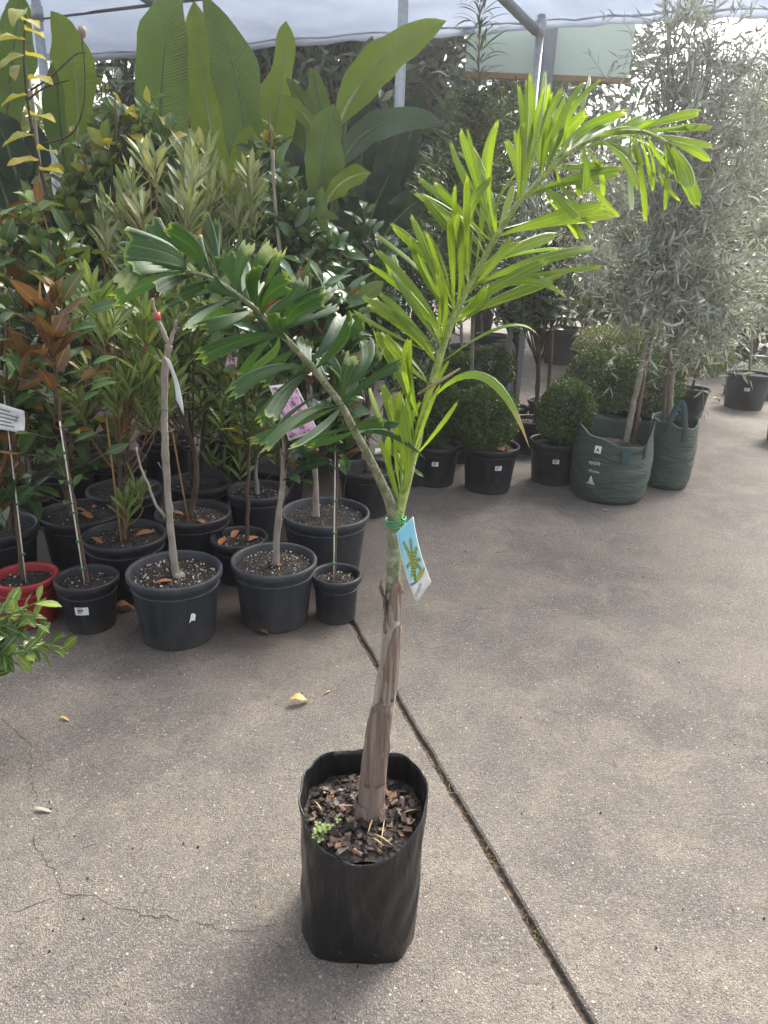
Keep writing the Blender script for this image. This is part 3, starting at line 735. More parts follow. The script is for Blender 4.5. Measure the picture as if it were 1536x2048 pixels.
# bark chips lying on the mix
chipm = [plain('bark_chip_%d' % i, c, .8, tuple(x * .5 for x in c), 60, .25, bmp=.3) for i, c in enumerate([(.085, .055, .042), (.16, .105, .08), (.045, .033, .028), (.30, .19, .115), (.20, .165, .14), (.022, .018, .017)])]
chips = []
for k in range(12):
    rr = np.random.default_rng(k); m = MB(); d = rr.uniform(.6, 1.1, 3) * np.array([.020, .012, .0055])
    V = np.array([[x, y, z] for x in (-1, 1) for y in (-1, 1) for z in (-1, 1)]) * d / 2 * rr.uniform(.55, 1.15, (8, 3))
    o = MB().add(V, [(0, 1, 3, 2), (4, 6, 7, 5), (0, 4, 5, 1), (2, 3, 7, 6), (0, 2, 6, 4), (1, 5, 7, 3)])
    me = bpy.data.meshes.new('bark_chip'); me.from_pydata(o.v, [], o.f); me.materials.append(chipm[k % 6]); chips.append(me)
for k in range(290):
    a = rng.uniform(0, 6.28); r = BR_ * .84 * math.sqrt(rng.uniform(.03, 1))
    o = link('bark_chip', chips[int(rng.choice(12, p=np.array([3, 2, 3, .8, 1.2, 3] * 2) / 26))], psoil); s = rng.uniform(.55, 1.35)
    o.location = (r * math.cos(a), r * math.sin(a), SZ + .012 * (1 - r / BR_) + rng.uniform(.002, .009)); o.rotation_euler = (rng.normal(0, .4), rng.normal(0, .4), rng.uniform(0, 6.28)); o.scale = (s, s, s)
for k in range(9):                       # dry leaf shreds on the mix
    a = rng.uniform(0, 6.28); r = BR_ * .85 * math.sqrt(rng.random()); L = rng.uniform(.03, .06); d = rng.uniform(0, 3.1); c = np.array([r * math.cos(a) * .9, r * math.sin(a) * .9, SZ + .016]); dv = np.array([math.cos(d), math.sin(d), .05]) * L / 2
    if np.linalg.norm((c + dv)[:2]) < BR_ * .93 and np.linalg.norm((c - dv)[:2]) < BR_ * .93:
        MB().tube(bez(c - dv, c + [0, 0, .006], c + dv, 5), [.0008, .0015, .0018, .0013, .0005], 5).build('dry_straw', plain('straw', (.36, .27, .15), .7), psoil)
# little clover weed
wm = LM['lime']
wroot = G(652, 1668, SZ + .02) - porg
for k in range(16):
    c = wroot + np.array([rng.normal(0, .016), rng.normal(0, .012), rng.uniform(.004, .018)])
    for q in range(3):
        a = q * 2.09 + rng.uniform(0, .5); V_, Q_, U_ = tpl('box', 1)
        o = link('weed_leaf', piece_mesh('lime', 1, 5, 0), psoil); o.location = c; o.rotation_euler = (0, -.15, a); o.scale = (.0085, .017, .0085)
# trunk: pixel path
Yp = porg[1]
tp = [(737, 1668), (742, 1600), (748, 1540), (757, 1470), (768, 1400), (777, 1330), (782, 1260), (785, 1190), (788, 1120), (792, 1040)]
tw = [62, 56, 52, 47, 42, 37, 33, 31, 30, 28]
TA = smooth_path(np.array([P(x, y, Yp) for x, y in tp]), 5); TS = S(770, 1400, Yp)
trr = np.interp(np.linspace(0, 1, len(TA)), np.linspace(0, 1, len(tp)), np.array(tw)) * S(770, 1350, Yp) / 2
TA[0][2] = SZ - .01
PTR = plain('palm_stem_bark', (.27, .215, .18), .8, (.125, .088, .07), 16, .25, bmp=.5, bscale=60, stretch=(3, 3, .25))
def palm_green(nm='palm_crownshaft', c0=(.10, .115, .055), c1=(.17, .18, .10), c2=(.33, .32, .25)):
    m, n, l, b = nodes(nm); co = objco(n)
    c = ramp(n, l, noise(n, l, 60, 4, .7, co), [(.40, c0), (.55, c1), (.68, c2)])
    c = mixc(n, l, ramp(n, l, noise(n, l, 230, 3, .7, co), [(.56, 0.0), (.66, .8)]), c, (.06, .04, .03))
    l.new(c, b.inputs['Base Color']); b.inputs['Roughness'].default_value = .7; bump(n, l, noise(n, l, 200, 3, .6, co), b, .4, .004); return m
PGR = palm_green()
PGR2 = palm_green('bright_rachis', (.16, .22, .05), (.26, .32, .08), (.40, .42, .22))
PTR2 = plain('sheath_pale', (.36, .33, .27), .75, (.20, .165, .13), 18, .3, bmp=.4, bscale=50, stretch=(3, 3, .2))
PTR3 = plain('sheath_brown', (.225, .17, .135), .8, (.095, .065, .050), 24, .25, bmp=.55, bscale=55, stretch=(3, 3, .2))
i_g = int(len(TA) * .66)
MB().tube(TA[:i_g], trr[:i_g] * .93, 16).build('trunk', PTR, palm, porg)
MB().tube(TA[i_g - 4:], trr[i_g - 4:] * .90, 16).build('crownshaft', PGR, palm, porg)
def sheath(y_top, y_bot, a0, span, mat, flare, seed, ragged=.012):
    """dry leaf base clasping the stem between two photo heights, open on one side, ragged at the top"""
    rr = np.random.default_rng(seed); zt, zb = P(775, y_top, Yp)[2], P(765, y_bot, Yp)[2]
    n1, n2 = 14, 16; V = []; F = []
    for i in range(n1 + 1):
        for k in range(n2 + 1):
            u = k / n2 - .5; cut = 1 - .55 * abs(u * 2) ** 2.2
            z = zb + (zt - zb) * (i / n1) * cut + (rr.normal(0, ragged * .4) if i == n1 else 0)
            j = np.interp(z, TA[:, 2], np.arange(len(TA))); c = np.array([np.interp(z, TA[:, 2], TA[:, q]) for q in range(3)]); r = np.interp(z, TA[:, 2], trr)
            a = a0 + u * span; r = r * (1.02 + .01 * seed % .05) + flare * (i / n1) ** 2 + .0015 * math.sin(k * 1.7 + i * .4)
            V.append((c[0] + r * math.cos(a), c[1] + r * math.sin(a), z))
    for i in range(n1):
        for k in range(n2): F.append((i * (n2 + 1) + k, i * (n2 + 1) + k + 1, (i + 1) * (n2 + 1) + k + 1, (i + 1) * (n2 + 1) + k))
    o = MB().add(V, F).build('leaf_sheath', mat, palm, porg)
    so_ = o.modifiers.new('thick', 'SOLIDIFY'); so_.thickness = .0016; return o
sheath(1400, 1640, -1.25, 5.2, PTR, .002, 1)
sheath(1235, 1500, -1.0, 4.3, PTR2, .0015, 2)
sheath(1395, 1560, -2.1, 3.4, PTR3, .003, 3)
sheath(1240, 1395, -.7, 2.7, PTR3, .003, 4)
sheath(1170, 1330, -1.2, 5.0, PTR2, .001, 5)
sheath(1165, 1260, -.8, 3.6, PTR3, .004, 6, .03)
sheath(1168, 1215, -2.9, 1.3, PTR3, .009, 7, .02)
MB().lathe([(.036, 0), (.040, .01), (.034, .03), (.030, .045)], 16, (TA[0][0] - porg[0], TA[0][1] - porg[1], SZ - .004)).build('root_collar', PTR3, palm)
moss = MB()
# fronds
def frond(pts, depths, r0, r1, label, lst, mats, sag, wprof, jag, pleat, seed, wk, rmat, name='frond'):
    A = np.array([P(x, y, Yp + d) for (x, y), d in zip(pts, depths)]); A = smooth_path(A, 6)
    fr = MB().tube(A, r0 + (r1 - r0) * np.linspace(0, 1, len(A)) ** .6, 10).build(name, rmat, palm, porg); fr['label'] = label
    rr = np.random.default_rng(seed)
    apx = np.array(pts, float)
    for k, it in enumerate(lst):
        (bx, by), (tx, ty), w = it[0], it[1], it[2]; mid = it[3] if len(it) > 3 and it[3] else None
        opt = it[4] if len(it) > 4 else {}
        # distance of the foot from the nearest point of the rachis
        pxs = np.array([P_to_px(a) for a in A]); j = int(np.argmin(np.hypot(pxs[:, 0] - bx, pxs[:, 1] - by))); Yb = A[j][1]
        foot = A[j] * .75 + P(bx, by, Yb) * .25
        yt = Yb + opt.get('d', rr.normal(0, .07)); tip = P(tx, ty, yt); L = np.linalg.norm(tip - foot)
        if mid: M = P(mid[0], mid[1], (Yb + yt) / 2); M = 2 * M - (foot + tip) / 2
        else: M = (foot + tip) / 2 + np.array([rr.normal(0, .02), rr.normal(0, .03), sag * L]) * 1.0
        C = bez(foot, M, tip, 13)
        f = nrm(CAM - C[6]) + rr.normal(0, .38, 3) + np.array([0, 0, .35])
        mt = opt.get('m') or mats
        blade(C, w * S(tx, ty, yt) * wk, mt, fr, porg, facing=nrm(f), wprof=opt.get('p', wprof), pleat=pleat, jag=opt.get('j', jag), seed=seed * 1000 + k, twist=rr.normal(0, .5), fold=rr.uniform(-.1, .25))
    return fr
def P_to_px(p):
    q = CRn.T @ (np.array(p) - CAM); return (768 + FPX * q[0] / -q[2], 1024 - FPX * q[1] / -q[2])
RF = [((870, 720), (731, 596), 27), ((878, 728), (762, 590), 24), ((875, 700), (778, 540), 34), ((885, 682), (755, 502), 30), ((880, 705), (877, 550), 26, None, {'d': -.05}), ((902, 605), (786, 453), 28), ((905, 640), (824, 436), 30),
      ((910, 630), (853, 466), 16), ((912, 628), (913, 433), 32, None, {'d': -.05}), ((985, 485), (840, 358), 26), ((965, 520), (848, 397), 30), ((925, 580), (908, 410), 20), ((930, 565), (934, 358), 24), ((948, 548), (980, 358), 32, None, {'d': -.05}),
      ((988, 482), (921, 264), 26), ((985, 480), (902, 287), 22), ((990, 478), (995, 245), 24, None, {'d': -.06}), ((994, 472), (1029, 352), 36), ((1040, 405), (1061, 153), 22), ((1045, 400), (1087, 183), 18), ((1075, 368), (1162, 170), 28), ((1036, 408), (1045, 248), 30),
      ((1085, 357), (1113, 235), 20), ((1088, 352), (1172, 225), 36), ((1086, 358), (1126, 180), 26), ((1130, 312), (1200, 160), 26), ((945, 582), (1182, 495), 36), ((910, 640), (1090, 524), 42), ((925, 615), (1136, 600), 22, (1045, 562), {'p': 'point', 'm': PALM_Y}),
      ((875, 735), (1077, 672), 18, (1003, 654), {'p': 'point', 'm': PALM_Y}), ((960, 542), (1110, 472), 34), ((925, 602), (1019, 479), 26), ((1000, 470), (1205, 412), 42), ((1040, 405), (1146, 362), 30), ((905, 650), (970, 576), 28),
      ((866, 811), (1057, 889), 30, (965, 752), {'p': 'point', 'm': PALM_Y, 'd': -.12}), ((822, 915), (880, 772), 26), ((840, 845), (820, 681), 36, None, {'d': -.06}), ((835, 850), (752, 662), 28), ((808, 960), (765, 770), 36), ((803, 1008), (789, 793), 38, None, {'d': -.03}), ((812, 945), (820, 780), 22), ((800, 1010), (778, 873), 24),
      ((850, 800), (882, 704), 26), ((856, 775), (770, 670), 30), ((806, 990), (812, 800), 26, None, {'d': -.04}),
      ((1190, 275), (1286, 235), 28), ((1280, 264), (1398, 226), 30), ((1300, 268), (1424, 292), 18), ((1295, 266), (1421, 255), 20), ((1330, 282), (1417, 320), 26), ((1335, 288), (1378, 375), 46, None, {'d': -.05}), ((1225, 268), (1338, 318), 30), ((1180, 290), (1269, 320), 26),
      ((1195, 280), (1275, 375), 24), ((1165, 290), (1172, 386), 22), ((1120, 325), (1160, 392), 22), ((1258, 266), (1263, 420), 20), ((1325, 283), (1330, 418), 14), ((1342, 290), (1358, 400), 13), ((1280, 266), (1304, 378), 12), ((1275, 268), (1284, 332), 22), ((1055, 395), (1235, 346), 36),
      ((1090, 382), (1155, 438), 22), ((1190, 285), (1286, 260), 28), ((1215, 268), (1324, 243), 24), ((1140, 302), (1250, 225), 30), ((1105, 335), (1205, 330), 28), ((1150, 300), (1215, 250), 26), ((1344, 290), (1392, 360), 30), ((1170, 288), (1235, 430), 18), ((1300, 268), (1345, 345), 22)]
rx_ = random.Random(8)
RF0 = [it for it in RF if len(it) < 4 or not it[3]]
for rep_ in range(2):                    # the fan of finer leaflets in several planes behind and between
    for b, t, w, *o in [q for q in RF0[rep_::2] + RF0[::3] if q[0][0] < 1150 or rep_ == 0 and rx_.random() < .35]:
        RF.append(((b[0] + rx_.uniform(-8, 8), b[1] + rx_.uniform(-10, 10)), (t[0] + rx_.uniform(-34, 34), t[1] + rx_.uniform(-14, 40)), w * rx_.uniform(.5, .85), None, {'d': rx_.uniform(-.06, .16)}))
frond([(794, 1040), (806, 995), (820, 940), (838, 860), (868, 750), (905, 640), (945, 560), (986, 485), (1038, 404), (1084, 358), (1143, 302), (1215, 268), (1286, 264), (1344, 290)], [0, .005, .01, .02, .03, .04, .05, .05, .05, .05, .04, .03, .0, -.03], .0105, .0022, 'upright bright lime green frond',
      RF, PALM_L, .05, 'strap', .03, .16, 21, .66, PGR2)
D_, B_ = {'m': PALM_D}, {'m': PALM_B}
LF = [((683, 814), (530, 896), 32, (612, 826), {'d': -.16}), ((673, 814), (589, 892), 36, None, {'d': -.2}), ((690, 863), (608, 884), 22), ((647, 783), (563, 843), 32), ((620, 742), (540, 834), 38, None, {'d': -.1}), ((625, 738), (468, 785), 38, (545, 738), {'d': -.1}), ((543, 678), (491, 756), 30), ((563, 674), (403, 713), 40, (497, 677)),
      ((500, 625), (400, 658), 36), ((481, 598), (380, 636), 28), ((582, 704), (524, 760), 42), ((576, 675), (650, 590), 54, None, {'d': -.06}), ((634, 740), (703, 635), 56, None, {'d': -.06}), ((686, 812), (803, 727), 38, None, {'d': -.1}), ((683, 792), (758, 697), 46, None, {'m': PALM_B, 'd': .08}), ((628, 717), (690, 635), 46, None, {'m': PALM_B, 'd': .08}),
      ((576, 652), (660, 577), 48, None, {'m': PALM_B, 'd': .08}), ((576, 678), (556, 632), 48), ((628, 736), (612, 684), 46), ((683, 811), (667, 740), 32), ((527, 629), (511, 534), 48, None, {'d': -.05}), ((530, 632), (576, 564), 52, None, {'d': -.05}), ((485, 596), (449, 508), 48), ((483, 598), (420, 560), 42), ((440, 555), (430, 447), 28, None, {'d': .08}),
      ((528, 600), (563, 499), 26, None, B_), ((505, 600), (540, 495), 36, None, B_), ((475, 585), (497, 489), 34, None, B_), ((372, 542), (250, 490), 92, None, {'p': 'fan', 'd': -.08}), ((401, 548), (334, 463), 60, None, {'p': 'fan'}), ((368, 542), (268, 533), 44, None, {'d': -.1}), ((438, 555), (389, 472), 36), ((365, 545), (239, 573), 46, (300, 530), B_),
      ((377, 545), (294, 452), 74, None, {'p': 'fan'}), ((395, 552), (316, 579), 38), ((475, 597), (377, 659), 28, (410, 625)), ((709, 860), (765, 844), 32), ((712, 862), (797, 853), 22), ((715, 868), (848, 915), 15, (778, 868), {'p': 'point'}), ((690, 800), (706, 710), 38, None, B_), ((527, 632), (600, 557), 40, None, B_), ((430, 558), (360, 590), 34), ((665, 795), (640, 700), 30), ((600, 712), (560, 790), 30), ((455, 580), (330, 615), 26)]
frond([(789, 1042), (778, 1000), (760, 960), (738, 915), (709, 862), (683, 812), (628, 739), (576, 682), (527, 632), (485, 598), (430, 560), (370, 540)], [0, .0, -.01, -.02, -.03, -.04, -.06, -.08, -.09, -.1, -.11, -.12], .0115, .003, 'arching dark green frond with bleached tips',
      LF + [((b[0] + rx_.uniform(-6, 6), b[1] + rx_.uniform(-8, 8)), (t[0] + rx_.uniform(-30, 30), t[1] + rx_.uniform(-24, 40)), w * .8, None, {'d': rx_.uniform(.04, .14)}) for b, t, w, *o in LF[::2]], PALM_D, .06, 'wedge', .06, .14, 22, .86, PGR)
# dry stub crossing the bright frond, wire tie and picture tag
MB().tube([P(836, 788, Yp - .03), P(880, 762, Yp - .05), P(920, 737, Yp - .06)], [.002, .003, .0012], 6).build('dry_stub', plain('straw', (.36, .27, .15), .7), palm, porg)
tie = MB(); tc = P(791, 1042, Yp)
for q in range(3):
    tie.tube([tc + np.array([.0185 * math.cos(a), .0185 * math.sin(a), .003 * math.sin(a + q) + .004 * q - .004]) for a in np.linspace(0, 6.283, 20)], .0016, 6)
tie.tube([tc + [.012, -.016, 0], P(803, 1036, Yp - .03), P(812, 1044, Yp - .035)], .0016, 6)
tie.build('wire_tie', plain('green_wire', (.03, .26, .09), .4), palm, porg)
def tagmat():
    m, n, l, b = nodes('palm_tag_print'); uvn = n.new('ShaderNodeUVMap'); sp = n.new('ShaderNodeSeparateXYZ'); l.new(uvn.outputs[0], sp.inputs[0])
    u, v = sp.outputs[0], sp.outputs[1]
    skyc = ramp(n, l, v, [(.25, (.42, .74, .78)), (1.0, (.20, .56, .72))])
    arc = math_(n, l, 'ADD', v, math_(n, l, 'MULTIPLY', math_(n, l, 'POWER', math_(n, l, 'ABSOLUTE', math_(n, l, 'SUBTRACT', u, .55)), 2.0), -.22))
    c = mixc(n, l, math_(n, l, 'LESS_THAN', arc, .235), skyc, (.16, .2, .24)); c = mixc(n, l, math_(n, l, 'LESS_THAN', arc, .20), c, (.80, .81, .82))
    e = math_(n, l, 'MAXIMUM', math_(n, l, 'ABSOLUTE', math_(n, l, 'SUBTRACT', u, .5)), math_(n, l, 'MULTIPLY', math_(n, l, 'ABSOLUTE', math_(n, l, 'SUBTRACT', v, .5)), .96))
    c = mixc(n, l, math_(n, l, 'GREATER_THAN', e, .472), c, (.82, .83, .83))
    l.new(c, b.inputs['Base Color']); b.inputs['Roughness'].default_value = .35; return m
Yt = Yp - .045
tcn = [P(793, 1066, Yt + .006), P(826, 1033, Yt - .012), P(862, 1164, Yt - .03), P(833, 1206, Yt + .0)]
ptag = card(palm, porg, tcn, tagmat(), 'picture_tag', 5, 10, bow=-.008); ptag['label'] = 'blue picture tag printed with a palm'
pr1, pr2 = MB(), MB()
tl, tr_, br_, bl = [np.array(c) for c in tcn]; tn = nrm(np.cross(tr_ - tl, bl - tl))
if np.dot(tn, CAM - tl) < 0: tnf = -tn
else: tnf = tn
def ontag(u, v):                       # v runs down the card
    p = (tl * (1 - u) + tr_ * u) * (1 - v) + (bl * (1 - u) + br_ * u) * v
    return p + tn * (-.008 * math.sin(math.pi * v)) + tnf * .0014
rr = random.Random(4)
def stroke(m, a, b, w, n=1):
    a, b = np.array(a), np.array(b); d = b - a; q = np.array([-d[1], d[0] * .28]); q = q / (np.linalg.norm(q) + 1e-9) * w
    m.add([ontag(*(a - q)), ontag(*(a + q)), ontag(*(b + q * .3)), ontag(*(b - q * .3))], [(0, 1, 2, 3)])
ctr = (.56, .50)
for (ex, ey, dk) in [(.28, .12, 1), (.66, .16, 0), (.20, .42, 1), (.25, .58, 0), (.86, .34, 1), (.90, .52, 0), (.42, .30, 1), (.80, .64, 0), (.36, .66, 1)]:
    for t in range(11):
        f = (t + 1) / 11; cx = ctr[0] + (ex - ctr[0]) * f; cy = ctr[1] + (ey - ctr[1]) * f + .05 * f * f
        for s_ in (-1, 1):
            stroke(pr1 if (dk + t) % 2 else pr2, (cx, cy), (cx + s_ * .09 * (1.15 - f * .6) + rr.uniform(-.02, .02), cy + .035 + rr.uniform(0, .02)), .022)
stroke(pr1, (.50, .58), (.40, .76), .05)
for k in range(26): stroke(pr2, (.42 + .5 * rr.random(), .78), (.42 + .5 * rr.random(), .70 + .06 * rr.random()), .025)
pr1.build('palm_print_dark', plain('print_dark_green', (.13, .16, .06), .5), ptag, porg, smooth=False); pr2.build('palm_print_light', plain('print_light_green', (.42, .50, .10), .5), ptag, porg, smooth=False)
def text_on(txt, o0, ux, uy, size, mat, parent, org, name='lettering'):
    """flat lettering laid on a plane: o0 start, ux reading direction, uy up"""
    cu = bpy.data.curves.new(name, 'FONT'); cu.body = txt; cu.size = 1.0; ob = bpy.data.objects.new(name, cu); col.objects.link(ob)
    dg = bpy.context.evaluated_depsgraph_get(); me = bpy.data.meshes.new_from_object(ob.evaluated_get(dg)); bpy.data.objects.remove(ob)
    nn = len(me.vertices); co = np.empty(nn * 3); me.vertices.foreach_get('co', co); co = co.reshape(-1, 3)
    W = np.array(o0) + co[:, :1] * size * np.array(ux) + co[:, 1:2] * size * np.array(uy) - np.array(org)
    me.vertices.foreach_set('co', W.ravel().astype(np.float32)); me.update(); me.materials.clear(); me.materials.append(mat)
    return link(name, me, parent)
ux = nrm(ontag(.82, .845) - ontag(.12, .965)); uy = nrm(np.cross(tnf, ux))
text_on('Wodyetia', ontag(.14, .955), ux, uy, .0095, plain('print_grey', (.25, .26, .28), .6), ptag, porg)

# ------------------------------------------------------------------ canopy, posts, screen
def canopy_mat():
    m, n, l, b = nodes('canopy_fabric'); co = objco(n)
    c = ramp(n, l, noise(n, l, 2.2, 5, .6, co, .5), [(.3, (.46, .50, .57)), (.7, (.56, .60, .66))])
    c = mixc(n, l, ramp(n, l, noise(n, l, 14, 4, .7, co), [(.58, 0.0), (.72, .25)]), c, (.36, .40, .46))
    l.new(c, b.inputs['Base Color']); b.inputs['Roughness'].default_value = .45
    t = n.new('ShaderNodeBsdfTranslucent'); l.new(c, t.inputs['Color']); ms = n.new('ShaderNodeMixShader'); ms.inputs[0].default_value = .68
    l.new(b.outputs[0], ms.inputs[1]); l.new(t.outputs[0], ms.inputs[2]); l.new(ms.outputs[0], n['Material Output'].inputs['Surface'])
    bump(n, l, noise(n, l, 9, 3, .5, co), b, .12, .02); return m
CF = canopy_mat()
ZC = 3.05
edge_px = [(-420, 128), (0, 112), (290, 104), (600, 78), (880, 60), (1080, 44), (1300, 30), (1560, 18), (2000, 0)]
E = np.array([G(x, y, ZC) for x, y in edge_px])
cz = E.mean(0); corg = np.array([cz[0], cz[1], 0])
canopy = thing('shade_canopy', corg, 'white fabric canopy stretched over the nursery plants', 'canopy')
E = smooth_path(E, 6)
NY = 14; V = []; F = []
for i in range(NY + 1):
    for k, e in enumerate(E):
        f = i / NY; y = e[1] + (4.7 - e[1]) * f; z = ZC + .10 * f + .03 * math.sin(k * .55) * math.sin(math.pi * f) + .012 * math.sin(k * 1.9 + f * 7)
        V.append((e[0] * (1 - .15 * f), y, z))
K = len(E)
for i in range(NY):
    for k in range(K - 1): F.append((i * K + k, i * K + k + 1, (i + 1) * K + k + 1, (i + 1) * K + k))
so2 = MB().add(V, F).build('fabric_roof', CF, canopy, corg); md = so2.modifiers.new('t', 'SOLIDIFY'); md.thickness = .003
# hanging scalloped hem along the back edge, with round lacing loops
V = []; F = []; rr = random.Random(3)
for k, e in enumerate(E):
    s = abs(math.sin(k * 1.1)); V += [(e[0], e[1] + .012, ZC + .015), (e[0], e[1] + .014, ZC - .015), (e[0], e[1] + .016, ZC - .03 - .022 * s)]
for k in range(K - 1):
    for j in range(2): F.append((k * 3 + j, k * 3 + j + 1, k * 3 + 4 + j, k * 3 + 3 + j))
hem = MB().add(V, F).build('hem', CF, canopy, corg); md = hem.modifiers.new('t', 'SOLIDIFY'); md.thickness = .004
MB().tube(E + np.array([0, 0, .02]), .016, 8).build('edge_pipe', GALV, canopy, corg)
a_, b_ = G(40, 42, ZC + .02), G(420, -4, ZC + .02)
MB().tube([a_ - (b_ - a_) * .4, a_ + (b_ - a_) * 3.5], .012, 6).build('ridge_wire', plain('dark_wire', (.12, .11, .12), .6), canopy, corg)

def post(name, label, px, Y, r, mat, top=ZC + .02, foot=True, sq=False, cat='post', grp=None):
    b = P(px[0], px[1], Y); org = np.array([b[0], b[1], 0])
    root = thing(name, org, label, cat, grp)
    (MB().box((0, 0, top / 2), (r * 2, r * 2, top)) if sq else MB().tube([(0, 0, 0), (0, 0, top * .5), (0, 0, top)], r, 12)).build('shaft', mat, root, smooth=not sq)
    MB().box((0, 0, .005), (r * 5, r * 5, .009)).build('base_plate', mat, root, smooth=False)
    MB().tube([(0, 0, top - .14), (0, 0, top - .05)], r * 1.25, 12).build('collar', mat, root)
    return root, org
post('canopy_post', 'slim galvanised canopy post rising between the two big-leaved clumps', (797, 250), 5.15, .032, GALV, grp='canopy posts')
post('canopy_post', 'galvanised canopy post behind the yellow-leaved shrub at far left', (86, 130), 6.2, .034, GALV, grp='canopy posts')
r3, o3 = post('canopy_post', 'galvanised canopy post with a brace at the pale green screen', (1072, 150), 6.1, .030, GALV, grp='canopy posts')
MB().tube([P(1072, 62, 6.1) - o3, P(1000, -10, 5.55) - o3, P(930, -80, 5.0) - o3], .033, 10).build('brace', GREYST, r3)
r4, o4 = post('steel_column', 'thick grey steel column just right of the braced post', (1096, 120), 6.5, .045, GREYST, sq=True, top=3.4, grp=None, cat='column')
r5, o5 = post('canopy_post', 'canopy post hidden low behind the big leaves with a grey brace', (395, 60), 6.4, .034, GALV, grp='canopy posts')
MB().tube([P(395, 75, 6.4) - o5, P(330, 22, 6.0) - o5, P(250, -30, 5.5) - o5], .03, 10).build('brace', GREYST, r5)
# pale green screen with timber bottom rail
Ys = 6.56
sa, sb, sc_, sd_ = P(936, 52, Ys), P(1272, 44, Ys), P(1272, 142, Ys), P(934, 160, Ys)
sorg = np.array([(sa[0] + sb[0]) / 2, Ys, 0])
scr = thing('pale_screen', sorg, 'pale green panel with a timber bottom rail hanging under the canopy', 'panel')
zt, zb = P(1100, 38, Ys)[2], (sc_[2] + sd_[2]) / 2
MB().box((0, 0, (zt + zb) / 2), (sb[0] - sa[0], .012, zt - zb)).build('panel_sheet', plain('pale_green_sheet', (.50, .60, .53), .5, (.44, .54, .48), 2), scr, smooth=False)
MB().box((0, -.004, zb - .018), (sb[0] - sa[0] + .02, .04, .04)).build('bottom_rail', plain('rail_timber', (.30, .19, .08), .7, (.2, .12, .05), 10), scr, smooth=False)
for sx in (-.9, -.3, .3, .9): MB().tube([(sx * (sb[0] - sa[0]) / 2, .01, zt - .05), (sx * (sb[0] - sa[0]) / 2, .01, zt + .12)], .006, 6).build('hanger_rod', GREYST, scr)

# ------------------------------------------------------------------ big-leaved clumps
def clump(name, label, basepx, Y, lst, seed):
    b = P(basepx[0], basepx[1], Y); org = np.array([b[0], Y, 0.0]); root = thing(name, org, label, 'banana plant', 'big-leaved clumps under the canopy')
    rr = np.random.default_rng(seed)
    make_pot(root, .5, .4, PLASTIC, perl=0, seed=seed)
    for k, (bs, tp_, w, mat, mid, dY) in enumerate(lst):
        Yl = Y + dY; a, t = P(bs[0], bs[1], Yl), P(tp_[0], tp_[1], Yl + rr.uniform(-.15, .1))
        M = (a + t) / 2 + np.array([0, .05, .05]) if mid is None else 2 * P(mid[0], mid[1], Yl) - (a + t) / 2
        C = bez(a, M, t, 22)
        foot = org + np.array([rr.normal(0, .06), rr.normal(0, .06), .36])
        lf = blade(C, w * S(bs[0], bs[1], Yl) * .86, mat, root, org, name='leaf', wprof='banana', nA=8, pleat=0.0, jag=0, fold=.22, wave=.2, seed=seed * 77 + k, twist=rr.normal(0, .5), facing=nrm(CAM - C[10] + rr.normal(0, .8, 3) + np.array([0, 0, 1.0])))
        st = np.concatenate([bez(foot, foot * .35 + a * .65 - np.array([0, 0, .1]), a, 8)[:-1], C])
        nn = nrm(CAM - C[10])
        MB().tube(st + nn * np.concatenate([np.zeros(7), np.full(22, -.004)])[:, None], np.concatenate([np.linspace(.03, .016, 8)[:-1], np.linspace(.014, .003, 22)]), 7).build('midrib', GREENSTEM if mat is not BAN_L else plain('pale_midrib', (.25, .33, .10), .5), lf, org)
    return root
clump('banana_clump', 'tall clump of upright bright banana-like leaves under the canopy edge', (450, 500), 4.9, [
    ((330, 440), (352, -50), 116, BAN_D, (322, 190), -.1), ((450, 400), (388, 2), 100, BAN_L, (412, 190), .05), ((492, 430), (405, -8), 100, BAN_D, (480, 190), -.05), ((505, 430), (572, 42), 92, BAN_L, (556, 215), .15), ((480, 470), (500, 250), 90, BAN_L, None, -.15),
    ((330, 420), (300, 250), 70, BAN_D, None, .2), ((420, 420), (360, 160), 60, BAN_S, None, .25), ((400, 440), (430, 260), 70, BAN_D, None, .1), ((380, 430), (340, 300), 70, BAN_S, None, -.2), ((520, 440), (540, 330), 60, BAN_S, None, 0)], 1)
clump('banana_clump', 'banana-like clump at far left edge with broad green leaves', (60, 430), 5.1, [
    ((150, 330), (102, 22), 86, BAN_L, (150, 150), -.05), ((130, 350), (112, 108), 66, BAN_D, (118, 220), .1), ((5, 300), (45, -10), 90, BAN_D, (25, 120), 0), ((-10, 340), (-40, 60), 110, BAN_D, None, .1), ((40, 380), (-20, 215), 90, BAN_S, None, -.2),
    ((70, 390), (75, 250), 60, BAN_S, None, -.1), ((150, 400), (220, 200), 70, BAN_D, None, .1), ((20, 430), (-30, 300), 90, BAN_S, None, -.2), ((170, 420), (170, 260), 60, BAN_D, None, 0)], 2)
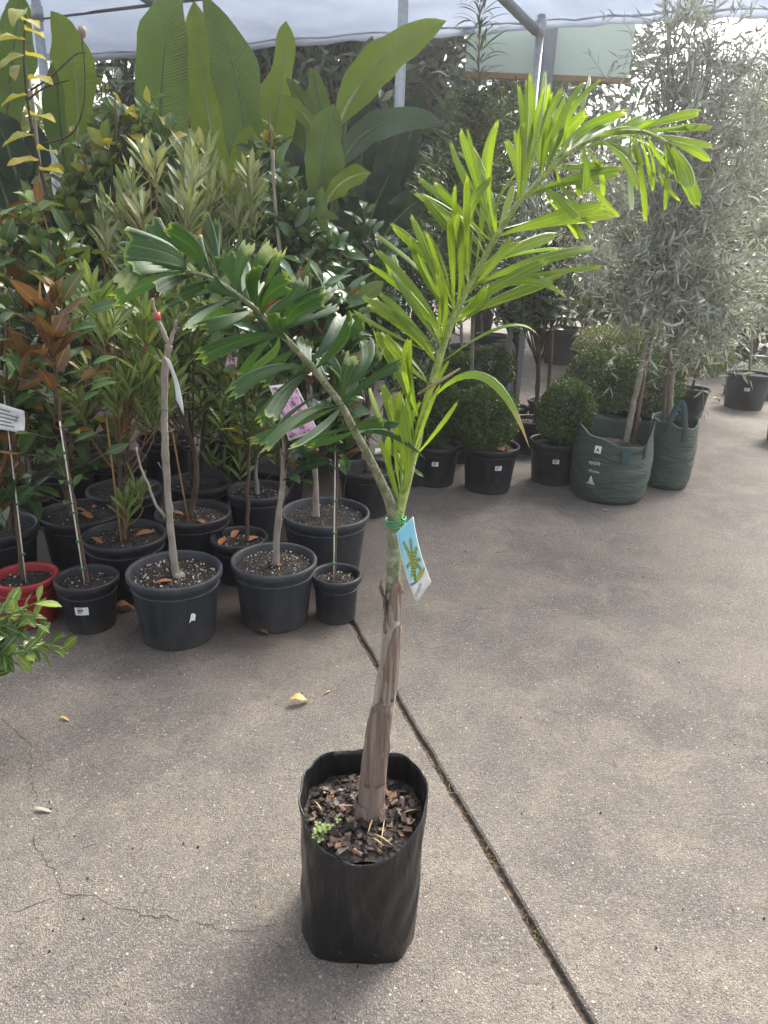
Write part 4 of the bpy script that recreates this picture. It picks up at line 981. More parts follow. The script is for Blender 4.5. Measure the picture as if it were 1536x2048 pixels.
clump('banana_clump', 'clump with a long yellow-green leaf and a bluish arching leaf', (670, 560), 4.8, [
    ((675, 260), (892, 42), 84, BAN_L, (752, 132), -.1), ((672, 345), (890, 250), 62, BAN_B, (760, 250), -.2), ((636, 410), (668, 208), 88, BAN_D, (646, 310), -.25), ((650, 410), (742, 345), 46, BAN_L, (690, 362), -.3), ((645, 280), (560, 190), 34, BAN_L, None, .1), ((650, 290), (573, 155), 40, BAN_D, None, .15),
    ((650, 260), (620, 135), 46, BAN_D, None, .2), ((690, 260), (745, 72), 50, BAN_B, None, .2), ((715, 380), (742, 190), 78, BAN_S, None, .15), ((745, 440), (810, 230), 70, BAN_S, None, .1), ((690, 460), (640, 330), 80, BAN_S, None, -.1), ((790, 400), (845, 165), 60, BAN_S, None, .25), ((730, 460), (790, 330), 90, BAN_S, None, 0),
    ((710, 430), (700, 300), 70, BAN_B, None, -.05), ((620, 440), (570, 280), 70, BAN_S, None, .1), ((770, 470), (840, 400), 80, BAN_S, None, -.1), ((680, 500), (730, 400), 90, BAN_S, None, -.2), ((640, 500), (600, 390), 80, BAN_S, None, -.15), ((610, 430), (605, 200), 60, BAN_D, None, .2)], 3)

# ------------------------------------------------------------------ left rows of potted plants
GRP = 'potted plants in the rows at left'
def card_lines(c, org, corners, n, seed):
    tl, tr, br, bl = [np.array(q, float) for q in corners]; nn = nrm(np.cross(tr - tl, bl - tl)); nn = nn if np.dot(nn, CAM - tl) > 0 else -nn; rr = random.Random(seed); m = MB()
    for k in range(n):
        v0 = .14 + .74 * k / n; v1 = v0 + .3 / n; u1 = rr.uniform(.45, .9)
        q = lambda u, v: (tl * (1 - u) + tr * u) * (1 - v) + (bl * (1 - u) + br * u) * v + nn * .0125
        m.add([q(.1, v0), q(u1, v0), q(u1, v1), q(.1, v1)], [(0, 1, 2, 3)])
    m.build('print', plain('grey_print', (.16, .16, .17), .6), c, org, smooth=False)
r_, o_, H_, D_p, A_ = potted('potted_magnolia', 'young magnolia in a small red pot with a white stake', (50, 1148, 124), [(45, 1165), (35, 1050), (22, 900), (14, 760), (8, 640)], [(30, 760, 70, 110, 0), (30, 960, 60, 90, -.02), (-30, 850, 60, 140, 0)], 'magnolia', 16, 8, potmat=REDPL, bark=BARKBR, r0=.009, r1=.004, seed=1, group=GRP, hr=.82, perl=25, kinds=[('magnolia', .94), ('bronze', .06)], lscale=.9)
stake(r_, o_, np.array([o_[0] + .01, o_[1] - .02, H_ - .03]), P(8, 790, o_[1] - .01), .0028, STAKEW, clips=3)
cc_ = [P(-2, 806, o_[1] - .06), P(48, 822, o_[1] - .05), P(48, 866, o_[1] - .05), P(-4, 858, o_[1] - .06)]; card_lines(card(r_, o_, cc_, WHITE), o_, cc_, 5, 1)
r_, o_, H_, D_p, A_ = potted('potted_magnolia', 'magnolia with rusty brown young leaves in a small black pot with bar code label', (173, 1152, 124), [(176, 1165), (160, 1080), (140, 960), (120, 830), (108, 720), (96, 600)], [(94, 600, 34, 40, 0), (130, 690, 50, 40, -.02)], 'bronze', 6, 5, bark=BARKBR, r0=.008, r1=.004, seed=2, group=GRP, hr=.86, up=.5, fwd=.9, lscale=1.05)
stake(r_, o_, np.array([o_[0] - .002, o_[1] - .02, H_ - .03]), P(119, 842, o_[1] - .015), .0028, STAKEW, clips=5)
pot_label(r_, D_p / 2, H_, .78, -1.45, H_ * .52)
rngm = np.random.default_rng(77)
pos = []; Dv = []
for f in np.linspace(.35, .95, 46):
    i = int(f * (len(A_) - 1)); a = rngm.uniform(0, 6.28); pos.append(A_[i]); Dv.append([math.cos(a), math.sin(a) - .2, .35])
bm = MB(); pos2 = []
for p, d in zip(pos, Dv):
    q = p + np.array(d) * rngm.uniform(.02, .16); bm.tube([p, (p + q) / 2 + [0, 0, -.01], q], .0018, 5); pos2.append(q)
tag(bm.build('crown_twig', TWIG, r_, o_), kind='stuff')
leaves(r_, 'magnolia', np.array(pos2), np.array(Dv), rngm.uniform(.07, .12, len(pos2)), rngm, o_)
# bare grafted tree
r_, o_, H_, D_p, A_ = potted('potted_bare_tree', 'leafless pale grey sapling in a ribbed black pot with torn sticker', (349, 1137, 188), [(352, 1145), (342, 1070), (334, 960), (329, 860), (330, 740), (338, 690)], [], 'magnolia', 0, 0, potmat=PLASTIC2, bark=BARKGREY, r0=.0155, r1=.011, seed=3, group=GRP, perl=230, litter=1)
tw = MB()
for path, ra in ([(338, 692), (322, 655), (312, 630), (304, 598)], .009), ([(338, 692), (348, 662), (352, 640)], .008), ([(332, 1035), (312, 1010), (296, 970), (282, 935), (272, 895)], .006), ([(348, 660), (358, 655)], .004), ([(330, 730), (318, 720), (312, 712)], .004), ([(331, 870), (341, 862), (350, 858)], .003), ([(333, 945), (322, 935), (316, 925)], .003), ([(328, 770), (318, 760)], .004), ([(352, 640), (362, 625)], .003):
    B = px_path(path, o_[1], o_[1] - .01); tw.tube(smooth_path(B, 4) + rngm.normal(0, .001, (len(smooth_path(B, 4)), 3)), np.linspace(ra, ra * .55, len(smooth_path(B, 4))), 7)
tw.build('bare_twig', BARKGREY, r_, o_)
MB().tube([P(316, 640, o_[1] - .012), P(313, 625, o_[1] - .012)], .0115, 8).build('graft_tape', plain('red_tape', (.42, .07, .06), .5), r_, o_)
MB().lathe([(.024, -.006), (.023, .012), (.014, .022), (.006, .02)], 14, tuple(A_[0] - o_ + np.array([.012, -.006, .012]))).build('root_knuckle', BARKGREY, r_)
MB().tube([A_[20] + [.013 * math.cos(a), .013 * math.sin(a), 0] for a in np.linspace(0, 6.28, 12)], .002, 5).build('tie', CLIP, r_, o_)
card(r_, o_, [P(328, 712, o_[1] - .03), P(340, 722, o_[1] - .06), P(368, 832, o_[1] - .06), P(352, 800, o_[1] - .03)], WHITE)
def sticker(r_, R, H, ang, z, taper=.78):
    def ow(u, v, off=.0022): r = R * taper + (R - .014 - R * taper) * (z + v) / (H - .03) + off; a = ang + u / r; return (r * math.cos(a), r * math.sin(a), z + v)
    MB().add([ow(-.012, -.022), ow(-.004, -.012), ow(.004, -.012), ow(.010, -.016), ow(.014, .010), ow(.004, .020), ow(-.004, .018)], [(0, 1, 6), (1, 2, 5, 6), (2, 3, 4, 5)]).build('torn_sticker', WHITE, r_, smooth=False)
sticker(r_, D_p / 2, H_, -.93, H_ * .5)
r_, o_, H_, D_p, A_ = potted('potted_magnolia', 'slender magnolia in black pot with a pink flower picture card', (548, 1117, 172), [(550, 1120), (556, 1040), (566, 960), (566, 860), (562, 760), (590, 640)], [(580, 640, 80, 90, .02), (660, 610, 60, 70, .0), (600, 880, 50, 60, 0)], 'magnolia', 22, 7, potmat=PLASTIC2, bark=BARKGREY, r0=.0145, r1=.006, seed=4, group=GRP, perl=150, kinds=[('glossy', .8), ('bronze', .2)], lscale=.9, up=.4, litter=1)
def pinkmat():
    m, n, l, b = nodes('pink_flower_print'); uvn = n.new('ShaderNodeUVMap'); f = noise(n, l, 4.0, 3, .6, uvn.outputs[0])
    c = ramp(n, l, f, [(.38, (.06, .05, .06)), (.47, (.55, .30, .48)), (.56, (.72, .45, .62)), (.64, (.45, .05, .18))])
    sp = n.new('ShaderNodeSeparateXYZ'); l.new(uvn.outputs[0], sp.inputs[0])
    e = math_(n, l, 'MAXIMUM', math_(n, l, 'ABSOLUTE', math_(n, l, 'SUBTRACT', sp.outputs[0], .5)), math_(n, l, 'ABSOLUTE', math_(n, l, 'SUBTRACT', sp.outputs[1], .5)))
    c = mixc(n, l, math_(n, l, 'GREATER_THAN', e, .46), c, (.75, .75, .75)); l.new(c, b.inputs['Base Color']); b.inputs['Roughness'].default_value = .4; return m
PINK = pinkmat()
Yk = o_[1] - .07
ct = card(r_, o_, [P(538, 772, Yk), P(590, 765, Yk), P(636, 862, Yk), P(578, 882, Yk)], PINK, 'flower_card')
ux = nrm(P(630, 790, Yk) - P(575, 808, Yk)); text_on('neo', P(576, 798, Yk - .012), ux, np.array([0.05, 0, 1]), .030, WHITE, ct, o_)
r_, o_, H_, D_p, A_ = potted('potted_magnolia', 'thin staked magnolia in the small black pot at the end of the front row', (673, 1146, 102), [(668, 1160), (672, 1060), (674, 950), (672, 840), (680, 700), (690, 580)], [(690, 800, 55, 90, .0), (700, 600, 55, 80, 0), (640, 840, 40, 60, 0)], 'magnolia', 22, 6, bark=BARKBR, r0=.006, r1=.0035, seed=5, group=GRP, hr=.95, perl=60, kinds=[('glossy', .86), ('bronze', .14)], droop=.1)
stake(r_, o_, np.array([o_[0] - .01, o_[1] - .02, H_ - .03]), P(671, 868, o_[1] - .015), .0026, STAKEW, clips=4)
card(r_, o_, [P(625, 796, o_[1] - .03), P(646, 806, o_[1] - .03), P(640, 824, o_[1] - .03), P(622, 812, o_[1] - .03)], plain('pale_card', (.55, .66, .62), .5))
r_, o_, H_, D_p, A_ = potted('potted_tree', 'big grey pot with twin-trunk glossy tree behind the small end pot', (651, 1022, 178), [(634, 1020), (630, 940), (620, 850), (615, 700), (600, 520)], [(615, 480, 95, 120, .05), (570, 400, 60, 90, .1), (690, 560, 70, 100, .0), (560, 330, 40, 70, .15)], 'glossy', 60, 7, potmat=PLASTIC2, bark=BARKGREY, r0=.014, r1=.006, seed=6, group=GRP, perl=60, hr=.72, droop=.12, trunk2=[(628, 1020), (632, 930), (625, 800), (560, 500), (545, 300)], max_ind=300)
r_, o_, H_, D_p, A_ = potted('potted_tree', 'thin dark stemmed sapling in mid-size pot with an orange dead leaf', (478, 1072, 116), [(494, 1080), (495, 1000), (497, 900), (488, 800), (478, 700), (470, 600)], [(470, 620, 60, 90, 0), (500, 800, 40, 60, .02)], 'broad', 14, 6, bark=BARKBR, r0=.009, r1=.004, seed=7, group=GRP, litter=3, perl=40)
ct = card(r_, o_, [P(458, 692, o_[1] - .04), P(478, 690, o_[1] - .04), P(470, 742, o_[1] - .05), P(450, 736, o_[1] - .05)], PINK, 'flower_card')
r_, o_, H_, D_p, A_ = potted('potted_shrub', 'upright narrow-leaved shrub with bamboo cane in second row at left', (249, 1066, 164), [(248, 1075), (243, 1000), (238, 900), (240, 800), (244, 700)], [(230, 640, 90, 90, 0), (215, 780, 110, 100, 0), (245, 985, 45, 40, -.02), (300, 740, 60, 90, 0)], 'narrow', 34, 14, bark=BARKBR, r0=.012, r1=.006, seed=8, group=GRP, upright=1, fwd=1.0, up=.3, t0=.05, perl=60, twigmat=REDSTEM, litter=2, max_ind=300)
stake(r_, o_, np.array([o_[0] - .005, o_[1] - .03, H_ - .03]), P(212, 830, o_[1] - .02), .004, BAMBOO, 'bamboo_cane')
r_, o_, H_, D_p, A_ = potted('potted_shrub', 'leaning brown-trunked shrub with short cane, narrow green leaves', (386, 1022, 150), [(378, 1040), (392, 970), (388, 900), (365, 830), (345, 760), (330, 680)], [(310, 700, 100, 110, .05), (370, 640, 90, 100, .08), (430, 720, 60, 110, .08)], 'narrow', 34, 12, bark=BARKBR, r0=.015, r1=.008, seed=9, group=GRP, upright=1, fwd=.9, t0=.05, perl=90, litter=2, max_ind=300)
stake(r_, o_, np.array([o_[0] - .01, o_[1] - .05, H_ - .03]), P(340, 838, o_[1] - .05), .004, BAMBOO, 'bamboo_cane')
potted('potted_shrub', 'small narrow-leaved shrub behind the orange-leaf pot', (515, 978, 124), [(515, 985), (512, 930), (520, 880), (500, 800)], [(520, 880, 70, 70, 0), (470, 900, 60, 50, -.03), (510, 790, 60, 70, .05)], 'narrow', 24, 11, bark=BARKGREY, r0=.012, r1=.005, seed=10, group=GRP, upright=1, fwd=.9, t0=.05, potmat=PLASTIC2, perl=120)
potted('potted_magnolia', 'wide black pot of leaning magnolia behind the red pot, dead leaves on the soil', (160, 1022, 158), [(142, 1030), (125, 950), (105, 850), (95, 760), (92, 600), (100, 480)], [(110, 560, 110, 130, .05), (60, 760, 80, 110, .05), (150, 860, 80, 80, 0), (40, 480, 80, 100, .1)], 'broad', 70, 7, bark=BARKBR, r0=.013, r1=.006, seed=11, group=GRP, litter=4, perl=30, kinds=[('broad', .55), ('magnolia', .45)], max_ind=300)
potted('potted_magnolia', 'dark twin-stemmed magnolia in wide pot cut by the left edge, behind red pot', (-15, 1050, 170), [(22, 1070), (20, 960), (14, 850), (5, 700)], [(-20, 720, 110, 160, 0), (20, 930, 80, 70, -.02)], 'magnolia', 26, 7, bark=BARKBR, r0=.012, r1=.007, seed=12, group=GRP, trunk2=[(34, 1075), (32, 960), (30, 850), (20, 720)], perl=20, litter=2)
potted('potted_shrub', 'pale narrow-leaved bush rising above the dark palm frond at left', (250, 976, 148), [(250, 985), (255, 880), (270, 760), (300, 600), (320, 480)], [(330, 390, 80, 90, .1), (260, 450, 80, 100, .1), (250, 640, 90, 110, .05), (340, 540, 90, 90, .1)], 'grey', 52, 11, bark=BARKBR, r0=.012, r1=.006, seed=13, group=GRP, upright=1, fwd=1.1, up=.3, t0=.0, twigmat=REDSTEM, max_ind=300, perl=30)
potted('potted_shrub', 'pale narrow-leaved bush in front of the tall banana-like leaves', (396, 962, 132), [(396, 970), (405, 880), (412, 760), (415, 600), (420, 500)], [(440, 400, 75, 85, .15), (390, 360, 60, 70, .15), (440, 520, 80, 90, .1), (420, 680, 70, 100, .05)], 'grey', 48, 11, bark=TWIG, r0=.012, r1=.006, seed=14, group=GRP, upright=1, fwd=1.1, up=.3, t0=.0, twigmat=GREENSTEM, max_ind=300, perl=30, trunk2=[(385, 965), (380, 860), (375, 700), (390, 520)])
potted('potted_shrub', 'dark broad-leaved shrub in the back pot at far left', (70, 990, 80), [(70, 1000), (60, 900), (40, 760), (50, 560)], [(30, 580, 100, 120, .1), (60, 800, 90, 120, .05), (130, 680, 80, 110, .1)], 'broad', 36, 7, seed=15, group=GRP, kinds=[('broad', .5), ('magnolia', .5)], perl=10)
# taller plants further back; their pots stand behind the front rows
def back_plant(name, label, x, Y, crowns, kind, nbr, per, top, seed, **kw):
    b = P(x, 900, Y); q = np.array([b[0], Y, .26]); pr = P_to_px(q); D = .34; w = D / S(pr[0], pr[1], Y)
    return potted(name, label, (pr[0], pr[1], w), [pr, ((pr[0] + top[0]) / 2 + 8, (pr[1] * .5 + top[1] * .5)), top], crowns, kind, nbr, per, seed=seed, group=GRP, perl=0, **kw)
r_, o_, H_, D_p, A_ = back_plant('potted_shrub', 'tall spindly shrub with drooping yellow leaves at top left', 120, 3.7, [(150, 420, 90, 70, .05), (60, 470, 90, 70, .0)], 'broad', 40, 8, (60, 150), 20, r0=.014, r1=.006, bark=BARKGREY, droop=.05)
sp = smooth_path(np.array([P(x, y, 3.62) for x, y in [(112, 500), (95, 400), (72, 300), (55, 200), (48, 110), (52, 20)]]), 5)
MB().tube(sp, np.linspace(.010, .004, len(sp)), 7).build('leader', TWIG, r_, o_)
pos = []; Dv = []; L = []
for k, (x, y, dx, dy) in enumerate([(52, 20, -20, 40), (45, 40, 40, 30), (50, 60, 50, 40), (48, 110, -40, 50), (52, 110, 60, 30), (55, 190, -50, 40), (62, 230, 60, 35), (68, 270, -60, 40), (75, 300, 55, 10), (78, 320, -50, 20), (80, 340, 55, 15), (50, 80, -45, -5), (40, 130, -10, 60), (60, 160, 45, -10), (90, 420, 50, 30), (95, 440, -50, 20)]):
    a, b = P(x, y, 3.6), P(x + dx, y + dy * .35, 3.52); pos.append(a); Dv.append(b - a); L.append(rngm.uniform(.12, .16))
leaves(r_, 'yellow', np.array(pos), np.array(Dv), np.array(L), rngm, o_, up_jit=.3)
tw = MB()
for path in ([(55, 200), (90, 175), (140, 160), (170, 105), (150, 108)][:3], [(62, 180), (100, 155), (150, 110), (172, 106)], [(75, 290), (140, 270), (165, 220), (170, 150), (163, 70)]):
    B = smooth_path(px_path(path, 3.6, 3.55), 4); tw.tube(B, np.linspace(.005, .0022, len(B)), 6)
tw.build('bare_twig', TWIG, r_, o_)
c_ = P(164, 62, 3.55) - o_; MB().lathe([(.002, -.03), (.013, -.02), (.018, 0), (.014, .016), (.011, .012)], 12, tuple(c_)).build('seed_pod', plain('pod', (.25, .18, .14), .8), r_)
BK = 'tall potted plants along the back'
back_plant('potted_magnolia', 'leafy magnolia with scattered yellow leaves below the leaf-tree gap at upper left', 230, 3.9, [(200, 330, 90, 90, 0), (290, 330, 80, 90, .05), (150, 430, 110, 90, 0), (340, 260, 50, 70, .1), (260, 230, 40, 60, .1)], 'broad', 95, 7, (230, 190), 21, r0=.014, r1=.005, max_ind=300, kinds=[('broad', .85), ('yellow', .15)])
back_plant('potted_shrub', 'broad-leaved bush half hidden behind the pale bushes, left of centre', 180, 4.2, [(100, 560, 120, 120, 0), (210, 560, 100, 120, 0), (150, 700, 140, 120, 0)], 'broad', 90, 8, (150, 470), 22, max_ind=300)
back_plant('potted_tree', 'drooping glossy-leaved tree between the two banana-like clumps', 555, 3.9, [(545, 370, 60, 80, 0), (520, 290, 40, 60, .05), (600, 420, 60, 80, 0), (560, 500, 90, 80, 0)], 'glossy', 56, 7, (538, 230), 23, droop=.15, max_ind=300, r0=.012, r1=.005, kinds=[('glossy', .9), ('yellow', .1)])
back_plant('potted_shrub', 'glossy shrub with single tall shoot left of the slim post', 735, 3.9, [(730, 560, 70, 90, 0), (760, 500, 60, 60, 0), (730, 440, 25, 40, -.02), (690, 660, 80, 90, 0), (760, 680, 70, 100, .05)], 'glossy', 62, 7, (728, 420), 24, max_ind=300)
back_plant('potted_shrub', 'fine-leaved dark bush directly behind the bright frond', 820, 4.5, [(800, 560, 80, 90, 0), (860, 620, 80, 110, 0), (800, 690, 90, 80, 0)], 'glossy', 70, 9, (820, 480), 25, lscale=.55, max_ind=200)
for k, (x, Y, lab, kd) in enumerate([(20, 4.8, 'dense green bush at the far left behind the front rows', 'broad'), (330, 4.4, 'dense dark bush behind the bare sapling', 'narrow'), (480, 4.5, 'dense dark bush behind the pink flower card', 'glossy'), (620, 4.6, 'dense bush low behind the dark frond, right of the flower card', 'magnolia')]):
    back_plant('potted_shrub', lab, x, Y, [(x, 640, 130, 150, 0), (x + 10, 800, 120, 90, -.2)], kd, 60, 9, (x, 520), 30 + k, max_ind=120, upright=1 if kd == 'narrow' else 0)

# shrub reaching in at the lower left edge, its pot just outside the frame
def edge_shrub():
    org = np.array(G(-180, 1560)); org[2] = 0; root = thing('potted_gardenia', org, 'leafy branch of a shrub with fresh lime tips at lower left edge', 'potted plant')
    make_pot(root, .28, .26, PLASTIC, perl=20, seed=50); rng = np.random.default_rng(50); Y = P(40, 1280, 1.75)[1]
    st = org + np.array([0, 0, .24]); br = []; bm = MB()
    hub = (P(-120, 1330, 1.72)); MB().tube(smooth_path(np.array([st, (st + hub) / 2 + [.02, 0, .02], hub]), 5), .008, 7).build('trunk', BARKBR, root, org)
    for (x, y) in [(110, 1290), (85, 1200), (20, 1215), (60, 1310), (135, 1300), (40, 1260), (0, 1290), (-60, 1200), (-80, 1350), (-10, 1360), (20, 1320), (90, 1240), (60, 1230), (-40, 1270)]:
        q = P(x, y, 1.75 + rng.normal(0, .06)); B = bez(hub, (hub + q) / 2 + np.array([0, 0, .03]), q, 8); br.append(B[3:]); bm.tube(B, np.linspace(.004, .0014, 8), 5)
    tag(bm.build('crown_twig', GREENSTEM, root, org), kind='stuff')
    pos, D, L = branch_leaves(br, 'lime', rng, 11, .0, .7, .15); var = np.clip(rng.normal(.12, .12, len(pos)), 0, 1)
    for i, p in enumerate(pos):
        if p[0] > P(60, 1280, 1.75)[0]: var[i] = min(1, var[i] + rng.choice([.1, .7]))
    leaves(root, 'lime', pos, D, L, rng, org, var=var)
edge_shrub()

# ------------------------------------------------------------------ clipped box balls and the green bags at right
def ball_points(rng, c, r, n):
    v = rng.normal(0, 1, (n, 3)); v /= np.linalg.norm(v, axis=1)[:, None]; v = np.sign(v) * np.abs(v) ** .85; v /= np.linalg.norm(v, axis=1)[:, None] ** .8
    lump = 1 + .03 * np.sin(v[:, 0] * 7 + c[0] * 9) * np.sin(v[:, 1] * 6) + .04 * np.sin(v[:, 2] * 9 + c[0] * 5)
    rad = np.where(rng.random(n) < .72, rng.uniform(.93, 1.03, n), rng.uniform(.6, .95, n)); rad = np.where(rng.random(n) < .006, rng.uniform(1.03, 1.14, n), rad)
    return c + v * r * (rad * lump)[:, None], v
def box_ball(label, pot, ball, seed, kind='box', n=8000, lab=None, group='clipped box balls in black pots', hr=.8, name='box_ball', cat='box plant'):
    rng = np.random.default_rng(seed); p, H, D = pot_from_px(*pot, hr=hr); org = np.array([p[0], p[1], 0]); root = thing(name, org, label, cat, group)
    make_pot(root, D, H, PLASTIC, seed=seed, perl=10)
    if lab is not None: pot_label(root, D / 2, H, .78, lab, H * .62, .042, .030)
    cx, cy, rx, ry = ball; Y = p[1]; s = S(cx, cy, Y); c = P(cx, cy, Y); r = np.array([rx * s, rx * s, ry * s])
    MB().tube([(0, 0, H - .045), tuple(c - org)], [.014, .009], 7).build('stem', BARKBR, root)
    bm = MB()
    for q in ball_points(rng, c, r * .9, 60)[0]: bm.tube([c * .7 + (org + [0, 0, H]) * .3, q], [.004, .0015], 4)
    tag(bm.build('crown_twig', TWIG, root, org), kind='stuff')
    pos, v = ball_points(rng, c, r, n); D_ = v + rng.normal(0, .7, (n, 3)); L = rng.uniform(*KIND[kind][2], n)
    leaves(root, kind, pos, D_, L, rng, org, 0, .9)
    return root
box_ball('front box ball in a pot with red tag, left of the green bags', (982, 888, 116), (974, 836, 60, 66), 60, lab=-1.35)
box_ball('rounded clipped box nearest the lettered green bag', (1113, 880, 106), (1131, 826, 54, 62), 61, lab=-1.72)
box_ball('box ball just right of the bright frond stem, pot with label', (872, 886, 102), (862, 822, 58, 66), 62, lab=-1.62)
box_ball('box ball behind the front one, upper row', (985, 796, 74), (976, 736, 54, 40), 63)
box_ball('box ball of the upper row beside the bright frond', (903, 796, 74), (902, 738, 44, 36), 64)
box_ball('dark box ball wedged behind the two labelled ball pots', (915, 840, 100), (912, 786, 56, 46), 65)
box_ball('wide dark box bush behind the lettered green bag', (1215, 830, 130), (1205, 762, 70, 60), 66, n=9000)
box_ball('dark box bush behind the olive stake', (1290, 815, 130), (1290, 765, 72, 55), 67, n=8000)
box_ball('low yellow-green hedge plant behind the dark box bush', (1200, 735, 120), (1218, 688, 68, 34), 68, 'hedge', 4200, group='low hedge plants at right', name='hedge_plant', cat='hedge plant')
box_ball('yellow-green hedge plant behind the olive trunks', (1300, 735, 120), (1295, 690, 75, 36), 69, 'hedge', 4200, group='low hedge plants at right', name='hedge_plant', cat='hedge plant')
box_ball('yellow-green hedge plant in pot with red card behind the second bag', (1385, 775, 70), (1400, 705, 62, 46), 70, 'hedge', 4200, group='low hedge plants at right', name='hedge_plant', cat='hedge plant')
rt_ = bpy.data.objects['box_ball']; o_ = np.array(rt_.location)
card(rt_, o_, [P(997, 886, o_[1] - .12), P(1014, 890, o_[1] - .12), P(1008, 902, o_[1] - .13), P(992, 898, o_[1] - .13)], plain('red_card', (.5, .11, .05), .5, (.3, .25, .08), 60), 'care_tag')
hp = [o for o in bpy.data.objects if o.name.startswith('hedge_plant')][-1]; o_ = np.array(hp.location)
ct = card(hp, o_, [P(1352, 733, o_[1] - .14), P(1374, 733, o_[1] - .14), P(1374, 762, o_[1] - .14), P(1352, 762, o_[1] - .14)], plain('red_card2', (.55, .05, .03), .5, (.45, .12, .03), 30), 'care_tag')
card(ct, o_, [P(1369, 745, o_[1] - .145), P(1373, 745, o_[1] - .145), P(1373, 759, o_[1] - .145), P(1369, 759, o_[1] - .145)], WHITE, 'print')

def woven_mat():
    m, n, l, b = nodes('green_woven_bag'); co = objco(n)
    mp = n.new('ShaderNodeMapping'); mp.inputs['Scale'].default_value = (1.6, 1.6, 6); l.new(co, mp.inputs[0])
    f = noise(n, l, 6, 6, .68, mp.outputs[0], 1.6)
    c = ramp(n, l, noise(n, l, 4, 4, .6, co), [(.3, (.027, .050, .038)), (.7, (.046, .078, .057))])
    l.new(c, b.inputs['Base Color']); b.inputs['Roughness'].default_value = .42; b.inputs['Specular IOR Level'].default_value = .5
    bump(n, l, f, b, .75, .025); return m
WOV = woven_mat()
WEB = plain('bag_webbing', (.05, .095, .09), .7, (.03, .06, .06), 90, .3, bmp=.6, bscale=150)
def green_bag(label, px_l, px_r, y_base, y_top, seed, dip, name='potted_olive'):
    """woven sack with sagging rim, two carrying straps and mix inside"""
    bx = (px_l + px_r) / 2; f = G(bx, y_base); D = (px_r - px_l) * (f[1] / ray(bx, y_base)[1] + .15) / FPX; R = D / 2
    org = np.array([f[0], f[1] + R * .9, 0]); s = S(bx, y_top, org[1]); H = P(bx, y_top, org[1] - R * .2)[2]
    root = thing(name, org, label, 'olive tree', 'olive trees in green bags'); rng = np.random.default_rng(seed)
    NB, NZ = 72, 30; V = []; F = []
    def rz(a): ff = (1 - math.sin(a)) / 2; return H * (1 - dip * max(0, ff - .45) ** 1.5 * (1 + .3 * math.cos(a + 1.2))) + .012 * math.sin(3 * a + seed) + .006 * math.sin(8 * a)
    def rad(a, k): return R * (.93 + .09 * math.sin(math.pi * min(1, k * 1.05)) - .06 * max(0, .08 - k) / .08) * (1 + .012 * math.sin(2 * a + seed)) + (.0008 * math.sin(61 * k + 2.2 * math.sin(2 * a) + 3 * math.sin(a * 5)) + .0022 * math.sin(23 * k + 4 * math.sin(1.5 * a + 1) + 2 * math.sin(a * 3 + k * 5))) * min(1, (1 - k) * 3)
    for i in range(NZ + 1):
        for k in range(NB):
            a = 2 * math.pi * k / NB; kk = i / NZ; r = rad(a, kk); V.append((r * math.cos(a), r * math.sin(a), rz(a) * kk + .002))
    for i in range(NZ):
        for k in range(NB): F.append((i * NB + k, i * NB + (k + 1) % NB, (i + 1) * NB + (k + 1) % NB, (i + 1) * NB + k))
    F.append(tuple(range(NB))[::-1]); b0 = len(V)
    for i in range(5):
        for k in range(NB):
            a = 2 * math.pi * k / NB; r = rad(a, 1) - .004 - .012 * i / 4; V.append((r * math.cos(a), r * math.sin(a), rz(a) - (rz(a) - H * .72) * i / 4 + .003))
    for k in range(NB): F.append((NZ * NB + k, NZ * NB + (k + 1) % NB, b0 + (k + 1) % NB, b0 + k))
    for i in range(4):
        for k in range(NB): F.append((b0 + i * NB + k, b0 + i * NB + (k + 1) % NB, b0 + (i + 1) * NB + (k + 1) % NB, b0 + (i + 1) * NB + k))
    bg_ = MB().add(V, F).build('grow_bag', WOV, root)
    V = [(0, 0, H * .76)]; F = []
    for i in range(1, 7):
        for k in range(36):
            a = 6.2832 * k / 36; V.append((R * .96 * i / 6 * math.cos(a), R * .96 * i / 6 * math.sin(a), H * .76 - .01 * i / 6 + rng.normal(0, .005)))
    for k in range(36): F.append((0, 1 + k, 1 + (k + 1) % 36))
    for i in range(5):
        for k in range(36): F.append((1 + i * 36 + k, 1 + (i + 1) * 36 + k, 1 + (i + 1) * 36 + (k + 1) % 36, 1 + i * 36 + (k + 1) % 36))
    MB().add(V, F).build('potting_mix', SOIL, root)
    def strap(a1, a2, rise, w=.035):
        A = []; 
        for t in np.linspace(0, 1, 15):
            a = a1 + (a2 - a1) * t; z = rz(a) - .09 + (rise + .09) * math.sin(math.pi * t) ** .6; r = rad(a, .93) + .006 if (t < .08 or t > .92) else rad(a, 1) - .004
            A.append((r * math.cos(a), r * math.sin(a), z))
        V = []; F = []
        for i, p in enumerate(A):
            a = math.atan2(p[1], p[0]); tt = nrm(np.array(A[min(i + 1, 14)]) - np.array(A[max(i - 1, 0)])); sd_ = np.cross(tt, [math.cos(a), math.sin(a), 0]); sd_ = nrm(sd_) * w / 2; V += [np.array(p) + sd_, np.array(p) - sd_]
            if i: F.append((2 * i - 2, 2 * i - 1, 2 * i + 1, 2 * i))
        o = MB().add(V, F).build('strap', WEB, bg_); mm = o.modifiers.new('t', 'SOLIDIFY'); mm.thickness = .003
    return root, org, H, R, rad, rz, bg_, strap
